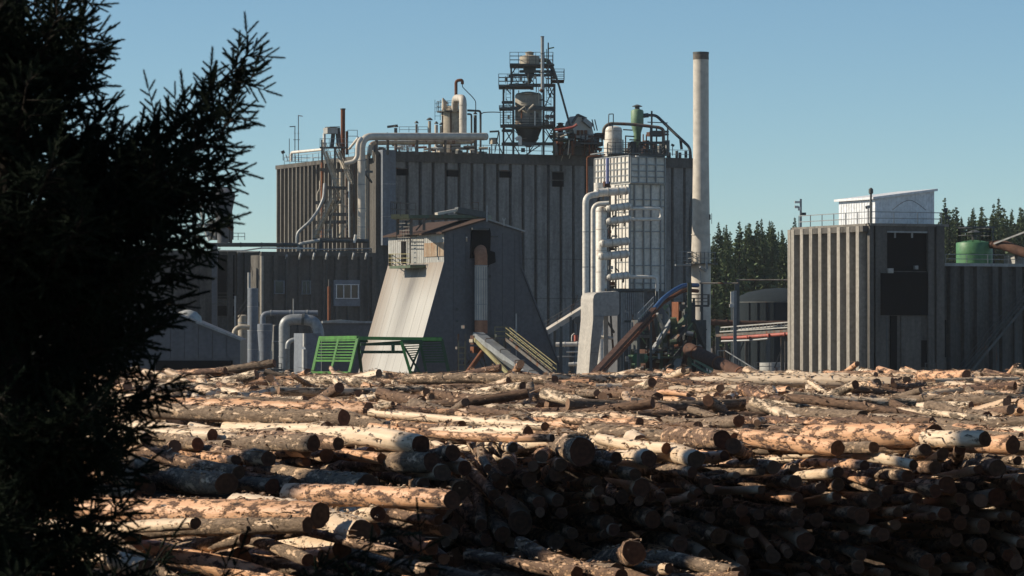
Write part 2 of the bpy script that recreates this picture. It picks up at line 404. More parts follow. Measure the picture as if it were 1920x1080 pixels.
def leafmat(name, a, c2, tr=.0):
    m, t, b, N, L = nodes(name)
    g = N("ShaderNodeNewGeometry"); n = N("ShaderNodeTexNoise"); n.inputs['Scale'].default_value = .6; n.inputs['Detail'].default_value = 4
    L(g.outputs['Position'], n.inputs[0])
    ad = N("ShaderNodeMath"); ad.operation = 'MULTIPLY_ADD'; ad.inputs[1].default_value = .35; L(g.outputs['Random Per Island'], ad.inputs[0]); L(n.outputs[0], ad.inputs[2])
    r = N("ShaderNodeMapRange"); r.inputs[1].default_value = .4; r.inputs[2].default_value = .95; L(ad.outputs[0], r.inputs[0])
    mx = N("ShaderNodeMix"); mx.data_type = 'RGBA'; mx.inputs[6].default_value = (*a, 1); mx.inputs[7].default_value = (*c2, 1); L(r.outputs[0], mx.inputs[0])
    L(mx.outputs[2], b.inputs['Base Color']); b.inputs['Roughness'].default_value = .8; b.inputs['Specular IOR Level'].default_value = .15
    M[name] = m
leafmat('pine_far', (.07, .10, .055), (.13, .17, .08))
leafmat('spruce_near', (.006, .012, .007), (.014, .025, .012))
# ============================================================ GROUND
MB().add([(-1500, -200, 0), (1500, -200, 0), (1500, 2600, 0), (-1500, 2600, 0)], [(0, 1, 2, 3)]).build("ground", 'dirt', sm=False)['kind'] = 'structure'

def rib_run(parent, face, px_list, ztop, w, depth, mat, name="rib", z0=0, taper=.0, out0=0.0):
    """upright ribs at pixel columns of a face: first one built, the rest copies sharing its mesh"""
    a0 = face.s_of(px_list[0]); p = face.pt(a0, z0, out0)
    u, n = face.u, face.n; h = ztop - z0
    poly = [p - u * w / 2, p + u * w / 2, p + u * w / 2 * (1 - taper) + n * depth, p - u * w / 2 * (1 - taper) + n * depth]
    o = MB().prism(poly, ZZ * h).build(name, mat, parent)
    return [o] + copies(o, [u * (face.s_of(x) - a0) for x in px_list[1:]])
def along(face, px0, px1, n):
    a, b = face.s_of(px0), face.s_of(px1)
    return [proj(face.pt(a + (b - a) * k / (n - 1), 8))[0] for k in range(n)]
def block(parent, px, Y, pxl, pxr, ytop, mat, name="wall", z0=0.0, lip=0):
    """box building: corner at column px, left face out to pxl, front face out to pxr"""
    a, b = FA(px, Y), FB(px, Y); La, Lb = a.s_of(pxr), b.s_of(pxl); zt = a.at(px, ytop).z
    o = a.pt(-lip, z0) - UB * lip
    MB().obox(o, UA * (La + 2 * lip), UB * (Lb + 2 * lip), ZZ * (zt - z0)).build(name, mat, parent)
    return a, b, La, Lb, zt

# ============================================================ MAIN MILL BUILDING
mill = thing("mill_building", "huge dark concrete mill block with closely ribbed walls and equipment on its roof", "building", FA(699, 450).pt(0, 0))
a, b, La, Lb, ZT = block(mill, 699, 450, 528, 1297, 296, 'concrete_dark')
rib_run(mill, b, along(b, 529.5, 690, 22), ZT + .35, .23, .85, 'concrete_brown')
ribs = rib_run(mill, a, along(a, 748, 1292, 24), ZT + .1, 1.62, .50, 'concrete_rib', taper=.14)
o = a.pt(0, ZT) - UA * .4 - UB * .4
MB().obox(a.pt(-.2, ZT - .45, .7) , UA * (La + .5), UB * .5, ZZ * 1.35).obox(b.pt(-.2, ZT - .15, .9), UB * (Lb + .3), UA * .5, ZZ * .55).build("parapet", 'concrete_dark', mill)
MB().obox(a.pt(-.1, 0, 1.25) , UA * 1.35, UB * 1.2, ZZ * (ZT + .7)).build("corner_pier", 'concrete_dark', mill)
for y in (486, 560):
    zj = a.at(1000, y, .5).z; MB().obox(a.pt(2.4, zj, .3), UA * (La - 2.8), NA * .23, ZZ * .07).build("panel_joint", 'concrete_dark', mill)
for (x, y0, y1) in ((755, 317, 329), (850, 319, 331), (948, 321, 333), (1047, 323, 337), (1047, 339, 350)):
    q = MB().fbox(a, x - 11, y0, x + 10, y1, .3, .60).build("vent_opening", 'black_void', mill)
    MB().fbox(a, x - 12.5, y0 - 2, x + 11.5, y0 - .6, .3, .70).build("frame", 'steel_worn', q)
pq = MB().fbox(a, 717.5, 281, 742, 460, .2, 2.1).build("cladding_shaft", 'cladding_blue', mill, label="pale blue-grey sheeted shaft beside the corner pier")
for y in (344, 405): MB().fbox(a, 717, y, 742.6, y + 1.6, 2.1, 2.16).build("seam", 'steel_grey', pq)
# handrails round the roof edge
rl = MB(); zr = ZT + .9
rl.rail([a.pt(.5, zr, -.2), a.pt(La - .3, zr, -.2)], h=1.15, step=1.7, r=.035)
rl.rail([b.pt(.5, zr - .4, -.3), b.pt(Lb - .2, zr - .4, -.3), b.pt(Lb - .2, zr - .4, -9)], h=1.1, step=2.2, r=.03)
rl.build("roof_railing", 'steel_grey', mill)

def rbox(parent, px0, y0, px1, y1, Y, depth, mat, name, u=None):
    """box seen between pixel corners, its front at distance Y, turned like the mill"""
    f = FA((px0 + px1) / 2, Y)
    p = f.at(px0, y1); q = f.at(px1, y0)
    w = (q - p).dot(UA)
    return MB().obox(p, UA * w, UB * depth, ZZ * (f.at((px0 + px1) / 2, y0).z - f.at((px0 + px1) / 2, y1).z)).build(name, mat, parent)
ROOFY = 287
def root(px, py, Y): return P(px, py, Y)

# ---- antenna masts at the left end of the roof
for i, (x, y0, Y, lab) in enumerate(((553, 237, 468, "shorter thin aerial mast with crossbar on the mill's left roof end"), (559.5, 216, 469, "taller thin aerial mast with pale head on the mill's left roof end"))):
    t = thing("aerial_mast", lab, "mast", P(x, 303, Y), "aerial masts")
    MB().beam(P(x, 303, Y), P(x, y0, Y), .11).build("pole", 'steel_grey', t)
    MB().beam(P(x - (10 if i == 0 else 1), y0 + .5, Y), P(x + (1 if i == 0 else 8), y0 + (0 if i == 0 else 2), Y), .13).build("crossbar", 'white_paint' if i else 'steel_grey', t)
    MB().beam(P(x - 3, 262, Y), P(x + 3, 262, Y), .08).beam(P(x - 2, 250 , Y), P(x + 2, 250, Y), .06).build("dipole", 'steel_grey', t)
def floodlight(px, py, Y, base_py, lab, w=7, aim=-1, mat='steel_dark', tilt=25):
    t = thing("floodlight", lab, "floodlight", P(px, base_py, Y), "floodlights on the mill roofs")
    MB().beam(P(px, base_py, Y), P(px, py, Y), .10).build("post", 'steel_dark', t)
    c = P(px, py, Y); s = S(w, Y); d = Vector((aim * math.cos(R(tilt)), -.25, -math.sin(R(tilt)))).normalized(); sd = d.cross(ZZ).normalized(); up = sd.cross(d)
    MB().obox(c + d * -.15 - sd * s * .5 - up * s * .35, sd * s, up * s * .7, d * .35).build("lamp_housing", mat, t)
    MB().obox(c + d * .2 - sd * s * .42 - up * s * .28, sd * s * .84, up * s * .56, d * .03).build("lens", 'pane_glass', t)
    return t
floodlight(531, 285, 466, 301, "floodlight leaning out over the mill's far left roof corner", 8, -1)
MB().beam(P(542.5, 302, 466), P(542.5, 260, 466), .09).beam(P(536, 290, 466), P(540, 302, 466), .09).build("whip_aerial", 'steel_grey')
tag(bpy.data.objects["whip_aerial"], "short bare whip aerial between the corner floodlight and the taller masts", "aerial")
t = thing("white_roof_pipe", "white pipe running level above the left roof edge of the mill", "pipe", P(546, 303, 462))
pipe(t, [(546, 303, 464), (546, 286, 464), (607, 280, 452)], 2.7, 'white_paint', flanges=2)

# ============================================================ STAIR AND PIPE TOWER ON THE LEFT WALL
YT = 440
sf = thing("stair_tower", "rusty steel stair tower climbing the mill's left wall", "stair tower", P(630, 470, YT))
fr = MB(); z0 = P(630, 480, YT).z
for x, Y, yt in ((604, 447, 262), (619, 438, 352), (628, 447, 275), (655, 438, 350), (664, 445, 300)):
    fr.beam(Vector((P(x, 500, Y).x, Y, 3)), P(x, yt, Y), .26)
fr.build("columns", 'steel_worn', sf)
for (x0, y0, x1, y1) in ((613, 352, 660, 353), (590, 380, 640, 379), (614, 402, 660, 402), (590, 417, 660, 416), (586, 449, 668, 448), (600, 318, 650, 320)):
    MB().beam(P(x0, y0, 438), P(x1, y1, 438), .20, .42).build("beam", 'steel_worn', sf)
def stair(parent, p, q, wv, mat, name="stair_flight", railmat=None, r=.09, railh=1.1):
    p, q = Vector(p), Vector(q); mb = MB(); n = max(4, int(abs(q.z - p.z) / .25)); wv = Vector(wv)
    mb.beam(p, q, r, .28).beam(p + wv, q + wv, r, .28)
    for i in range(1, n):
        c = p.lerp(q, i / n); mb.beam(c, c + wv, .22, .04)
    o = mb.build(name, mat, parent)
    rm = MB()
    for w_ in (Vector((0, 0, 0)), wv):
        for k in (.55, 1.0): rm.beam(p + w_ + ZZ * railh * k, q + w_ + ZZ * railh * k, r * .7)
        m = max(2, int((q - p).length / 1.6))
        for i in range(m + 1):
            c = p.lerp(q, i / m) + w_; rm.beam(c, c + ZZ * railh, r * .7)
    rm.build("handrail", railmat or mat, o)
    return o
W_ = Vector((.3, .9, 0))
stair(sf, P(630, 350, 437), P(606, 283, 437), W_, 'beige'); stair(sf, P(657, 345, 437), P(630, 285, 439), W_, 'beige')
stair(sf, P(588, 447, 437), P(622, 372, 437), W_, 'beige'); stair(sf, P(612, 447, 438), P(632, 368, 438), W_, 'beige')
for (x0, y0, x1, y1, Y) in ((600, 277, 652, 277, 439), (622, 351, 640, 352, 436), (586, 448, 622, 448, 436)):
    p = MB().beam(P(x0, y0, Y), P(x1, y1, Y), 1.6, .16).build("landing", 'steel_dark', sf)
    MB().rail([P(x0, y0 - 1, Y - .8), P(x1, y1 - 1, Y - .8)], h=1.1, step=1.2, r=.03).build("railing", 'steel_grey', p); MB().rail([P(x0, y0 - 1, Y + .8), P(x1, y1 - 1, Y + .8)], h=1.1, step=1.2, r=.03).build("railing", 'steel_grey', p)
MB().ladder(P(653, 446, 437.4), P(653, 352, 437.4), .5).build("ladder", 'beige', sf); MB().ladder(P(600, 446, 437.4), P(600, 380, 437.4), .5).build("ladder", 'beige', sf)
MB().beam(P(632, 447, 437.5), P(656, 412, 437.5), .16).build("brace", 'beige', sf); MB().beam(P(613, 402, 437.5), P(590, 447, 437.5), .16).build("brace", 'beige', sf); MB().beam(P(628, 352, 437.5), P(655, 402, 437.5), .12).build("brace", 'beige', sf); MB().beam(P(655, 352, 437.5), P(619, 402, 437.5), .12).build("brace", 'beige', sf)
t = thing("switch_cabinet", "cream box cabinet on top of the stair tower", "cabinet", P(623, 252, 441))
rbox(t, 614, 239, 633, 250, 441, 1.4, 'cladding', "casing"); MB().beam(P(625, 250, 442), P(622, 277, 442), .5).build("stand", 'steel_dark', t); MB().beam(P(633, 240, 442), P(636, 277, 442), .6).build("stand", 'steel_dark', t)
MB().beam(P(614, 238.6, 441), P(633, 238.2, 442), 1.0, .12).build("lid", 'steel_dark', t)
t = thing("roof_stack", "short brown exhaust stack standing on the stair tower top", "stack", P(643, 282, 446))
pipe(t, [(643, 300, 446), (643, 204, 446)], 4.2, 'rust', "stack_pipe"); MB().tube([P(643, 203.4, 446), P(643, 205.5, 446)], .36).build("rim", 'steel_dark', t)
t = thing("roof_exhaust_duct", "stub of dark duct with a narrow slit beside the brown exhaust stack", "duct", P(650, 280, 447))
pipe(t, [(650.5, 290, 447), (650.5, 246, 447)], 2.6, 'rust_dark', "stub_pipe"); MB().rail([P(652, 277, 447), P(670, 277, 447)], h=2.3, step=1.1, rows=3).build("railing", 'steel_grey', t)
for pts, r, m, lab, fl in (
    ([(604, 305, 446), (604, 448, 444)], 2.6, 'rust', "rust-red upright pipe on the left side of the stair tower", 5),
    ([(640, 318, 443), (640, 450, 443)], 4.2, 'beige', "fat beige upright duct inside the stair tower", 3),
    ([(650, 318, 444), (650, 450, 444)], 2.0, 'rust_dark', "thin brown upright pipe beside the fat beige duct", 0),
    ([(595, 440, 440), (595, 362, 440), (600, 355, 440), (600, 340, 442)], 1.5, 'beige', "left thin beige pipe bent over at the stair tower", 0),
    ([(608, 250, 446), (608, 278, 446)], 2.8, 'white_paint', "pale upright pipe stub at the stair tower's top left", 0),
    ([(557, 458, 436), (557, 437, 436), (582, 415, 436), (597, 394, 437), (607, 372, 437), (609, 345, 439)], 3.0, 'steel_grey', "grey pipe climbing in a slant to the stair tower foot", 0),
    ([(664, 455, 436), (667, 440, 436)], 3.0, 'white_paint', "little white pipe stub right of the stair tower foot", 0),
    ([(646, 307, 436), (664, 303, 436), (670, 294, 436), (671, 268, 436), (677, 260, 437)], 4.2, 'lagging', "pale lagged pipe curling out of the stair tower's top right", 0),
    ([(655, 279, 440), (672, 258, 438)], 2.5, 'white_paint', "short white pipe slanting up from the stair tower top", 0),
    ([(654, 340, 436), (655, 445, 436)], 1.5, 'white_paint', "thin white drain pipe on the stair tower's right column", 0)):
    t = thing("process_pipe", lab, "pipe", P(*pts[0])); pipe(t, pts, r, m, flanges=fl)
t = thing("main_duct", "large pale duct that drops down the mill wall and runs along the roof", "duct", P(678, 460, 438))
pipe(t, [(678, 455, 438), (678, 256, 438), (912, 256, 450)], 7.0, 'lagging', "duct", fillet=1.6, seg=18)
for y in (300, 345, 390, 425): MB().tube([P(678, y, 438), P(678, y + 1.5, 438)], .52, 16).build("flange", 'steel_grey', t)
for x, Y in ((725, 440.5), (782, 443.5), (828, 446), (856, 447.5)): MB().tube([P(x, 256, Y), P(x + 2.2, 256, Y)], .53, 16).build("flange", 'steel_grey', t)
MB().lathe(P(906, 256, 449.8) - ZZ * .5, [(.1, 0), (.5, .1), (.62, .5), (.5, .9), (.1, 1.0)], 16).build("end_dome", 'lagging', t)
for x in (706, 727, 782, 835, 892): MB().beam(P(x, 262, 441 + (x - 678) / 20), P(x, 290, 441 + (x - 678) / 20), .35).build("support", 'steel_worn', t)
MB().beam(P(683, 322, 438), P(697, 322, 440), .3).beam(P(684, 324, 438), P(697, 342, 440), .2).build("bracket", 'steel_dark', t)
t = thing("lower_duct", "smaller beige duct slung under the large roof duct", "duct", P(690, 268, 441))
pipe(t, [(693, 290, 441), (695, 268, 442), (885, 266, 452), (890, 262, 452)], 4.2, 'beige', "duct", fillet=.8)
for pts, r, m, lab in (
    ([(686, 300, 442), (686, 452, 441)], 1.6, 'beige', "thin cream pipe right of the large falling duct"),
    ([(690.5, 282, 443), (690.5, 455, 442)], 1.1, 'steel_dark', "thin dark pipe next to the mill's corner pier")):
    t = thing("wall_pipe", lab, "pipe", P(*pts[0])); pipe(t, pts, r, m, flanges=3)

# ============================================================ ROOF: VENTS AND VESSELS LEFT OF THE STEEL TOWER
def vent(px, top, base, w, Y, lab, capw=None, mat='steel_worn', cap=True):
    t = thing("roof_vent", lab, "vent", P(px, base, Y), "small vents on the mill roof")
    pipe(t, [(px, base, Y), (px, top, Y)], w, mat, "vent_pipe")
    if cap:
        c = P(px, top, Y); r = S(capw or w * 1.7, Y); MB().lathe(c, [(r, .12), (r, .2), (r * .3, .45)], 12).build("rain_cap", 'steel_dark', t)
vent(742, 240, 290, 3, 456, "brown roof vent with flat side arm over the duct's left part"); 
MB().beam(P(726, 238, 456), P(746, 235.5, 456), .35, .3).build("side_arm", 'steel_worn', bpy.data.objects["roof_vent"])
vent(781, 233, 290, 2.2, 456, "slim roof vent with tiny head behind the large duct", 4)
vent(805.5, 227, 290, 2.8, 456, "stout brown roof vent with cone cap left of the beige vessel", 6, 'beige')
vent(818, 234, 290, 3.2, 457, "squat pale roof vent against the beige vessel", 4, 'lagging')
vent(827, 236, 290, 2.4, 456, "brown roof vent touching the beige vessel's left side", 3.4, 'beige')
t = thing("beige_vessel", "beige upright process vessel with railed top on the mill roof", "vessel", P(846, 290, 460))
c = P(846, 290, 460); r = S(18, 460); MB().lathe(c, [(r, 0), (r, 5.1), (r * 1.05, 5.12), (r * 1.05, 5.5), (r, 5.52), (r, 5.8), (r * .7, 6.3), (r * .2, 6.5)], 24).build("shell", 'beige', t)
MB().lathe(c + ZZ * 5.6, [(r * 1.06, 0), (r * 1.5, .02), (r * 1.5, .18), (r * 1.06, .2)], 20).build("walkway", 'steel_dark', t)
rp = [c + Vector((math.cos(k / 14 * 6.283) * r * 1.5, math.sin(k / 14 * 6.283) * r * 1.5, 5.75)) for k in range(14)]
MB().rail(rp, h=1.3, step=1.3, close=True, r=.03).build("railing", 'steel_dark', t)
for k in range(6):
    q = c + Vector((math.cos(k * 1.05 + .5) * r * 1.02, math.sin(k * 1.05 + .5) * r * 1.02, 0)); MB().beam(q, q + ZZ * 5.6, .16).build("stiffener", 'rust_dark', t)
MB().ladder(P(820.5, 225, 457), P(820.5, 187, 457), .7, step=.5).build("ladder", 'steel_dark', t)
t = thing("cone_hood", "brown slanted cone hood poking above the beige vessel's railing", "hood", P(833, 203, 458))
MB().tube([P(833, 206, 458), P(833, 197, 458), P(830, 184, 458)], [.36, .36, .08], 12).tube([P(830, 184, 458), P(838, 195, 458)], [.1, .2], 8).build("hood_shell", 'beige', t)
t = thing("elbow_duct", "fat pale elbow duct rising from the large duct into the beige vessel", "duct", P(868, 256, 451))
pipe(t, [(868, 253, 451), (868, 184, 451), (854, 184, 456), (853, 205, 458)], 7.0, 'lagging', "duct", fillet=1.0, seg=16)
MB().tube([P(868, 222, 451), P(868, 223.5, 451)], .53, 16).tube([P(868, 196, 451), P(868, 197.5, 451)], .53, 16).build("flange", 'lagging', t)
t = thing("gooseneck_vent", "tall brown gooseneck vent hooking over above the beige vessel", "vent", P(855, 182, 457))
pipe(t, [(855, 200, 457), (855, 151, 457), (867, 150, 457), (867, 158, 457)], 2.9, 'rust', "vent_pipe", fillet=.7)
pipe(t, [(867, 157, 457), (867, 163, 457), (886, 182, 457), (892, 190, 457), (892, 207, 457)], .8, 'steel_dark', "drain_line", fillet=.3)
t = thing("pipe_loop", "dark square pipe loop standing right of the beige vessel", "pipe", P(900, 290, 456))
pipe(t, [(876, 207, 456), (899, 208, 456), (901, 211, 456), (901, 290, 456)], 2.0, 'steel_dark', fillet=.4); pipe(t, [(884, 290, 457), (884, 214, 457), (876, 214, 457)], 1.8, 'steel_dark', "inner_pipe", fillet=.4)
vent(891, 216, 290, 3.0, 459, "thick dark roof vent inside the square pipe loop", 4, 'steel_dark')
t = thing("roof_hose", "thin dark hose sagging between the pipe loop and steel tower", "hose", P(902, 214, 456))
pipe(t, [(902, 214, 456), (906, 211, 456), (920, 210, 456), (938, 210.5, 456)], .9, 'steel_dark', "hose", fillet=.5)
pq = thing("roof_plant_deck", "low steel deck crowded with pale valves under the roof ducts", "plant deck", P(800, 290, 455))
MB().rail([P(749, 248, 454), P(802, 248, 456)], h=.75, step=1.6, r=.03).build("railing", 'steel_grey', pq)
rd = random.Random(3)
for k in range(46):
    x = rd.uniform(700, 905); Y = rd.uniform(452.5, 459); h = rd.uniform(6, 17); y = 289
    if k % 3 == 0: MB().beam(P(x, y, Y), P(x, y - h * 1.2, Y), rd.uniform(.15, .4)).build("post", rd.choice(['steel_worn', 'steel_dark', 'beige']), pq)
    elif k % 3 == 1: rbox(pq, x, y - h * .6, x + rd.uniform(4, 11), y - 1, Y, .8, rd.choice(['beige', 'white_paint', 'steel_dark', 'lagging']), "valve_box")
    else: MB().tube([P(x, y - h, Y), P(x + rd.uniform(8, 24), y - h + rd.uniform(-2, 2), Y)], rd.uniform(.1, .26), 8).build("valve_pipe", rd.choice(['rust', 'white_paint', 'beige', 'steel_dark']), pq)
for k in range(5):
    for j in range(3): MB().fbox(Face(752, 452), 752 + k * 4.2, 265 + j * 6.5, 755.4 + k * 4.2, 269.5 + j * 6.5, 0, .1).build("louvre", 'white_paint', pq)

# ============================================================ STEEL TOWER ON THE ROOF
YS = 462
st = thing("silo_tower", "tall dark steel tower on the roof carrying a beige silo and cyclone hopper", "tower", P(992, 290, YS))
def px_frame(parent, xs, Ys, ybot, ytop, levels, w=.28, mat='steel_dark', braces=True):
    for x in xs:
        for Y in Ys: MB().beam(P(x, ybot, Y), P(x, ytop, Y), w).build("column", mat, parent)
    for (yy, xa, xb) in levels:
        for Y in Ys: MB().beam(P(xa, yy, Y), P(xb, yy, Y), w * .9, w * 1.5).build("girder", mat, parent)
        for x in (xa, xb): MB().beam(P(x, yy, Ys[0]), P(x, yy, Ys[1]), w * .8, w * 1.2).build("cross_girder", mat, parent)
px_frame(st, (962.5, 1019, 1039.5), (458.5, 463.5), 292, 160, ((160, 956, 1040), (236, 942, 1040), (270, 942, 1040), (203, 958, 1040)), .30)
px_frame(st, (944,), (459, 463), 292, 163, ((163, 937, 960), (192, 942, 962), (204, 940, 962), (245, 942, 962)), .26)
px_frame(st, (958.5, 1034), (459, 463), 160, 122, ((122, 957, 1038), (134, 975, 1036), (141, 958, 1038)), .24)
for (x0, y0, x1, y1) in ((1020, 270, 1040, 236), (1020, 236, 1040, 270), (1020, 203, 1039, 163), (1020, 236, 1040, 203), (944, 270, 962, 245), (944, 236, 962, 270), (948, 165, 958, 176), (1030, 163, 1037, 178),
                         (962, 270, 975, 291), (1019, 268, 985, 291), (944, 292, 930, 262), (958, 141, 970, 122), (1020, 122, 1034, 141), (988, 292, 1010, 258)):
    MB().beam(P(x0, y0, 458.3), P(x1, y1, 458.3), .14).build("brace", 'steel_dark', st); MB().beam(P(x0, y0, 463.6), P(x1, y1, 463.6), .12).build("brace", 'steel_dark', st)
def deck(parent, x0, x1, y, Ya, Yb, rail=True, mat='steel_dark', h=1.25):
    p = P(x0, y, Ya); q = P(x1, y, Ya)
    d = MB().obox(p, q - p, Vector((0, Yb - Ya, 0)), ZZ * .18).build("deck", mat, parent)
    if rail:
        c = [p + ZZ * .18, q + ZZ * .18, q + Vector((0, Yb - Ya, .18)), p + Vector((0, Yb - Ya, .18))]
        MB().rail(c, h=h, step=1.15, rows=3, close=True, r=.032).build("railing", 'steel_dark', d)
for k in range(64):       # small pipes, brackets and boxes hung in the tower
    x = rd.uniform(944, 1038); y = rd.uniform(128, 284); Y = rd.choice((458.2, 459, 462.5, 463.4)); m = rd.choice(['steel_dark', 'steel_worn', 'steel_grey', 'beige', 'steel_dark'])
    if k % 4 == 0: MB().beam(P(x, y, Y), P(x, min(y + rd.uniform(10, 34), 290), Y), rd.uniform(.07, .16)).build("hanger", m, st)
    elif k % 4 == 1: MB().tube([P(x, y, Y), P(min(x + rd.uniform(6, 22), 1040), y + rd.uniform(-1, 1), Y)], rd.uniform(.05, .14), 6).build("tower_pipe", m, st)
    elif k % 4 == 2: MB().beam(P(x, y, Y), P(min(x + rd.uniform(6, 18), 1040), y + rd.uniform(8, 20), Y), .08).build("strut", m, st)
    else: MB().box(P(x, y, Y), (rd.uniform(.25, .7), .3, rd.uniform(.2, .6))).build("junction_box", m, st)
deck(st, 935, 1000, 162, 458, 464, h=1.5); deck(st, 956, 1037, 122, 458, 464, h=1.55); deck(st, 1034, 1058, 152, 458, 462, h=1.45, mat='rust_dark')
deck(st, 936, 962, 204, 458.5, 463, h=.3); deck(st, 962, 1040, 237, 458, 464, h=1.1); deck(st, 938, 962, 236, 458.4, 463, h=1.9); deck(st, 1020, 1040, 204, 458.4, 463, rail=False)
MB().ladder(P(953, 236, 457.8), P(953, 163, 457.8), .6).build("ladder", 'steel_dark', st); MB().ladder(P(1029, 236, 457.8), P(1029, 163, 457.8), .6).build("ladder", 'steel_dark', st); MB().ladder(P(968, 160, 457.8), P(968, 122, 457.8), .6).build("ladder", 'steel_dark', st)
for k in range(4): MB().fbox(Face(1000, 457.5), 1022 + (k % 2) * 9, 215 + (k // 2) * 12, 1030 + (k % 2) * 9, 222 + (k // 2) * 12, 0, .4).build("junction_box", 'steel_worn', st)
def lathe_px(px, Yc, prof, seg=24):
    """prof: list of (radius px, row) top or bottom in any order -> sorted upwards"""
    c = P(px, 620, Yc); pr = [(S(r, Yc), P(px, y, Yc).z) for r, y in prof]
    return MB().lathe(Vector((c.x, c.y, 0)), pr, seg)
t = thing("silo", "beige silo with conical bottom held inside the roof tower", "silo", P(991, 258, 461))
lathe_px(991, 461, [(25.2, 241), (25.2, 179), (22, 175), (6, 172)]).build("shell", 'silo_paint', t); lathe_px(991, 461, [(5, 276), (18, 259), (25, 242)]).build("cone_bottom", 'steel_dark', t)
lathe_px(991, 461, [(25.8, 232), (25.8, 230)]).build("band", 'steel_worn', t); lathe_px(991, 461, [(25.8, 201), (25.8, 199.5)]).build("band", 'steel_worn', t)
MB().tube([P(987, 209, 455), P(1001, 196, 455)], .14, 8).tube([P(972, 209, 455), P(984, 200, 455), P(987, 210, 455)], .12, 8).build("feed_pipe", 'beige', t)
pipe(t, [(978, 222, 455), (978, 205, 455)], 1.3, 'rust', "down_pipe"); pipe(t, [(1003, 235, 455), (1003, 208, 455)], 1.0, 'white_paint', "side_pipe")
t = thing("cyclone_hopper", "round cyclone with narrow cone at the top of the roof tower", "cyclone", P(993, 154, 461))
lathe_px(993, 461, [(2.6, 156), (5, 146), (12, 131), (12, 124)]).build("cone", 'steel_dark', t)
lathe_px(993, 461, [(19, 122.5), (19, 107), (14, 104.5), (7.5, 103.5), (7.5, 100), (8.5, 99.5), (8.5, 98), (3, 96.5)]).build("drum", 'beige', t)
pipe(t, [(1008, 114, 461), (1026, 112, 461), (1034, 124, 461), (1042, 148, 461)], 4.0, 'steel_worn', "side_duct", fillet=.8)
t = thing("tower_stack", "slender grey stack rising above the roof tower", "stack", P(1017, 170, 457))
pipe(t, [(1017, 168, 457), (1017, 68.5, 457)], 3.1, 'steel_grey', "stack_pipe"); pipe(t, [(1017, 168, 457), (1013, 172, 457)], 3.6, 'rust_dark', "foot"); MB().tube([P(1017, 68, 457), P(1017, 69.6, 457)], .25, 12).build("rim", 'steel_dark', t)
for y in (100, 135): MB().tube([P(1017, y, 457), P(1017, y + 1.4, 457)], .27, 12).build("flange", 'steel_dark', t)
t = thing("lamp_pole", "dark pole with small arm beside the slender grey stack", "pole", P(1028, 160, 458.2))
MB().beam(P(1028, 175, 458.2), P(1028, 80, 458.2), .17).build("pole", 'steel_dark', t); MB().beam(P(1029, 91, 458.2), P(1039, 89, 458.2), .16).beam(P(1025, 92, 458.2), P(1025, 120, 458.2), .1).build("arm", 'green_pale', t)
t = thing("slanting_pipe", "long dark pipe slanting down from the roof tower to the gabled hopper", "pipe", P(1069, 236, 458))
pipe(t, [(1043, 146, 458), (1048, 160, 458), (1069, 236, 458)], 2.0, 'steel_dark', flanges=0)
t = thing("roof_pump_skid", "small cream and brown pump skid at the roof tower's left foot", "pump skid", P(935, 290, 458))
rbox(t, 923, 258, 932, 270, 458, 1.0, 'beige', "housing"); MB().beam(P(918, 247, 458), P(936, 246, 458), .5, .22).build("stand", 'steel_worn', t); MB().beam(P(935, 247, 458), P(928, 285, 458), .14).build("stand", 'steel_worn', t); MB().beam(P(936, 247, 458), P(937, 290, 458), .14).build("stand", 'steel_worn', t); MB().beam(P(922, 270, 458), P(922, 291, 458), .14).build("stand", 'steel_worn', t)
pipe(t, [(918, 276, 458), (918, 291, 458)], 1.4, 'steel_dark', "leg_pipe"); pipe(t, [(967, 262, 457), (975, 256, 457), (975, 272, 457)], 3.5, 'white_paint', "white_valve")

# ============================================================ ROOF MACHINERY WITH GABLED HOPPER
gm = thing("gabled_hopper", "grey gabled hopper housing tilted among rusty roof machinery", "hopper", P(1095, 290, 463))
f = FA(1090, 461)
pl = [(1073, 240), (1075, 229), (1083, 217), (1096, 224), (1110, 239), (1115, 258), (1100, 262), (1080, 258)]
MB().prism([f.at(x, y) for x, y in pl], UB * 2.4).build("housing", 'lagging', gm)
for (x0, y0, x1, y1) in ((1073, 231, 1083, 215), (1083, 215, 1099, 222), (1092, 221, 1111, 236)): MB().beam(f.at(x0, y0, .1), f.at(x1, y1, .1), .35, .25).build("eave", 'steel_dark', gm)
MB().beam(f.at(1093, 224, .2), f.at(1109, 237, .2), .8, .6).build("drive_cover", 'steel_grey', gm)
for k in range(4): MB().fbox(f, 1082 + k * 7, 244, 1087 + k * 7, 254, .02, .12).build("hatch", rd.choice(['steel_grey', 'rust', 'cladding']), gm)
rm = thing("rusty_screen_plant", "tangle of rusty screens, pipes and posts below the gabled hopper", "screening plant", P(1085, 290, 460))
for k in range(62):
    x = rd.uniform(1043, 1126); Y = rd.uniform(456, 464); y = rd.uniform(247, 283)
    kd = k % 4; m = rd.choice(['rust', 'rust_dark', 'steel_dark', 'steel_dark', 'steel_worn', 'beige'])
    if kd == 0: MB().beam(P(x, 291, Y), P(x + rd.uniform(-3, 3), y, Y), rd.uniform(.12, .3)).build("post", m, rm)
    elif kd == 1: MB().tube([P(x, y, Y), P(x + rd.uniform(-18, 18), y + rd.uniform(-5, 5), Y)], rd.uniform(.1, .3), 8).build("cross_pipe", m, rm)
    elif kd == 2: rbox(rm, x, y, x + rd.uniform(5, 13), y + rd.uniform(4, 11), Y, rd.uniform(.6, 2), m, "machine_box")
    else: MB().beam(P(x, y, Y), P(x + rd.uniform(-14, 14), y + rd.uniform(6, 24), Y), .13).build("strut", m, rm)
deck(rm, 1040, 1075, 262, 457, 462, h=1.1); deck(rm, 1090, 1130, 270, 456.5, 462, h=1.1)
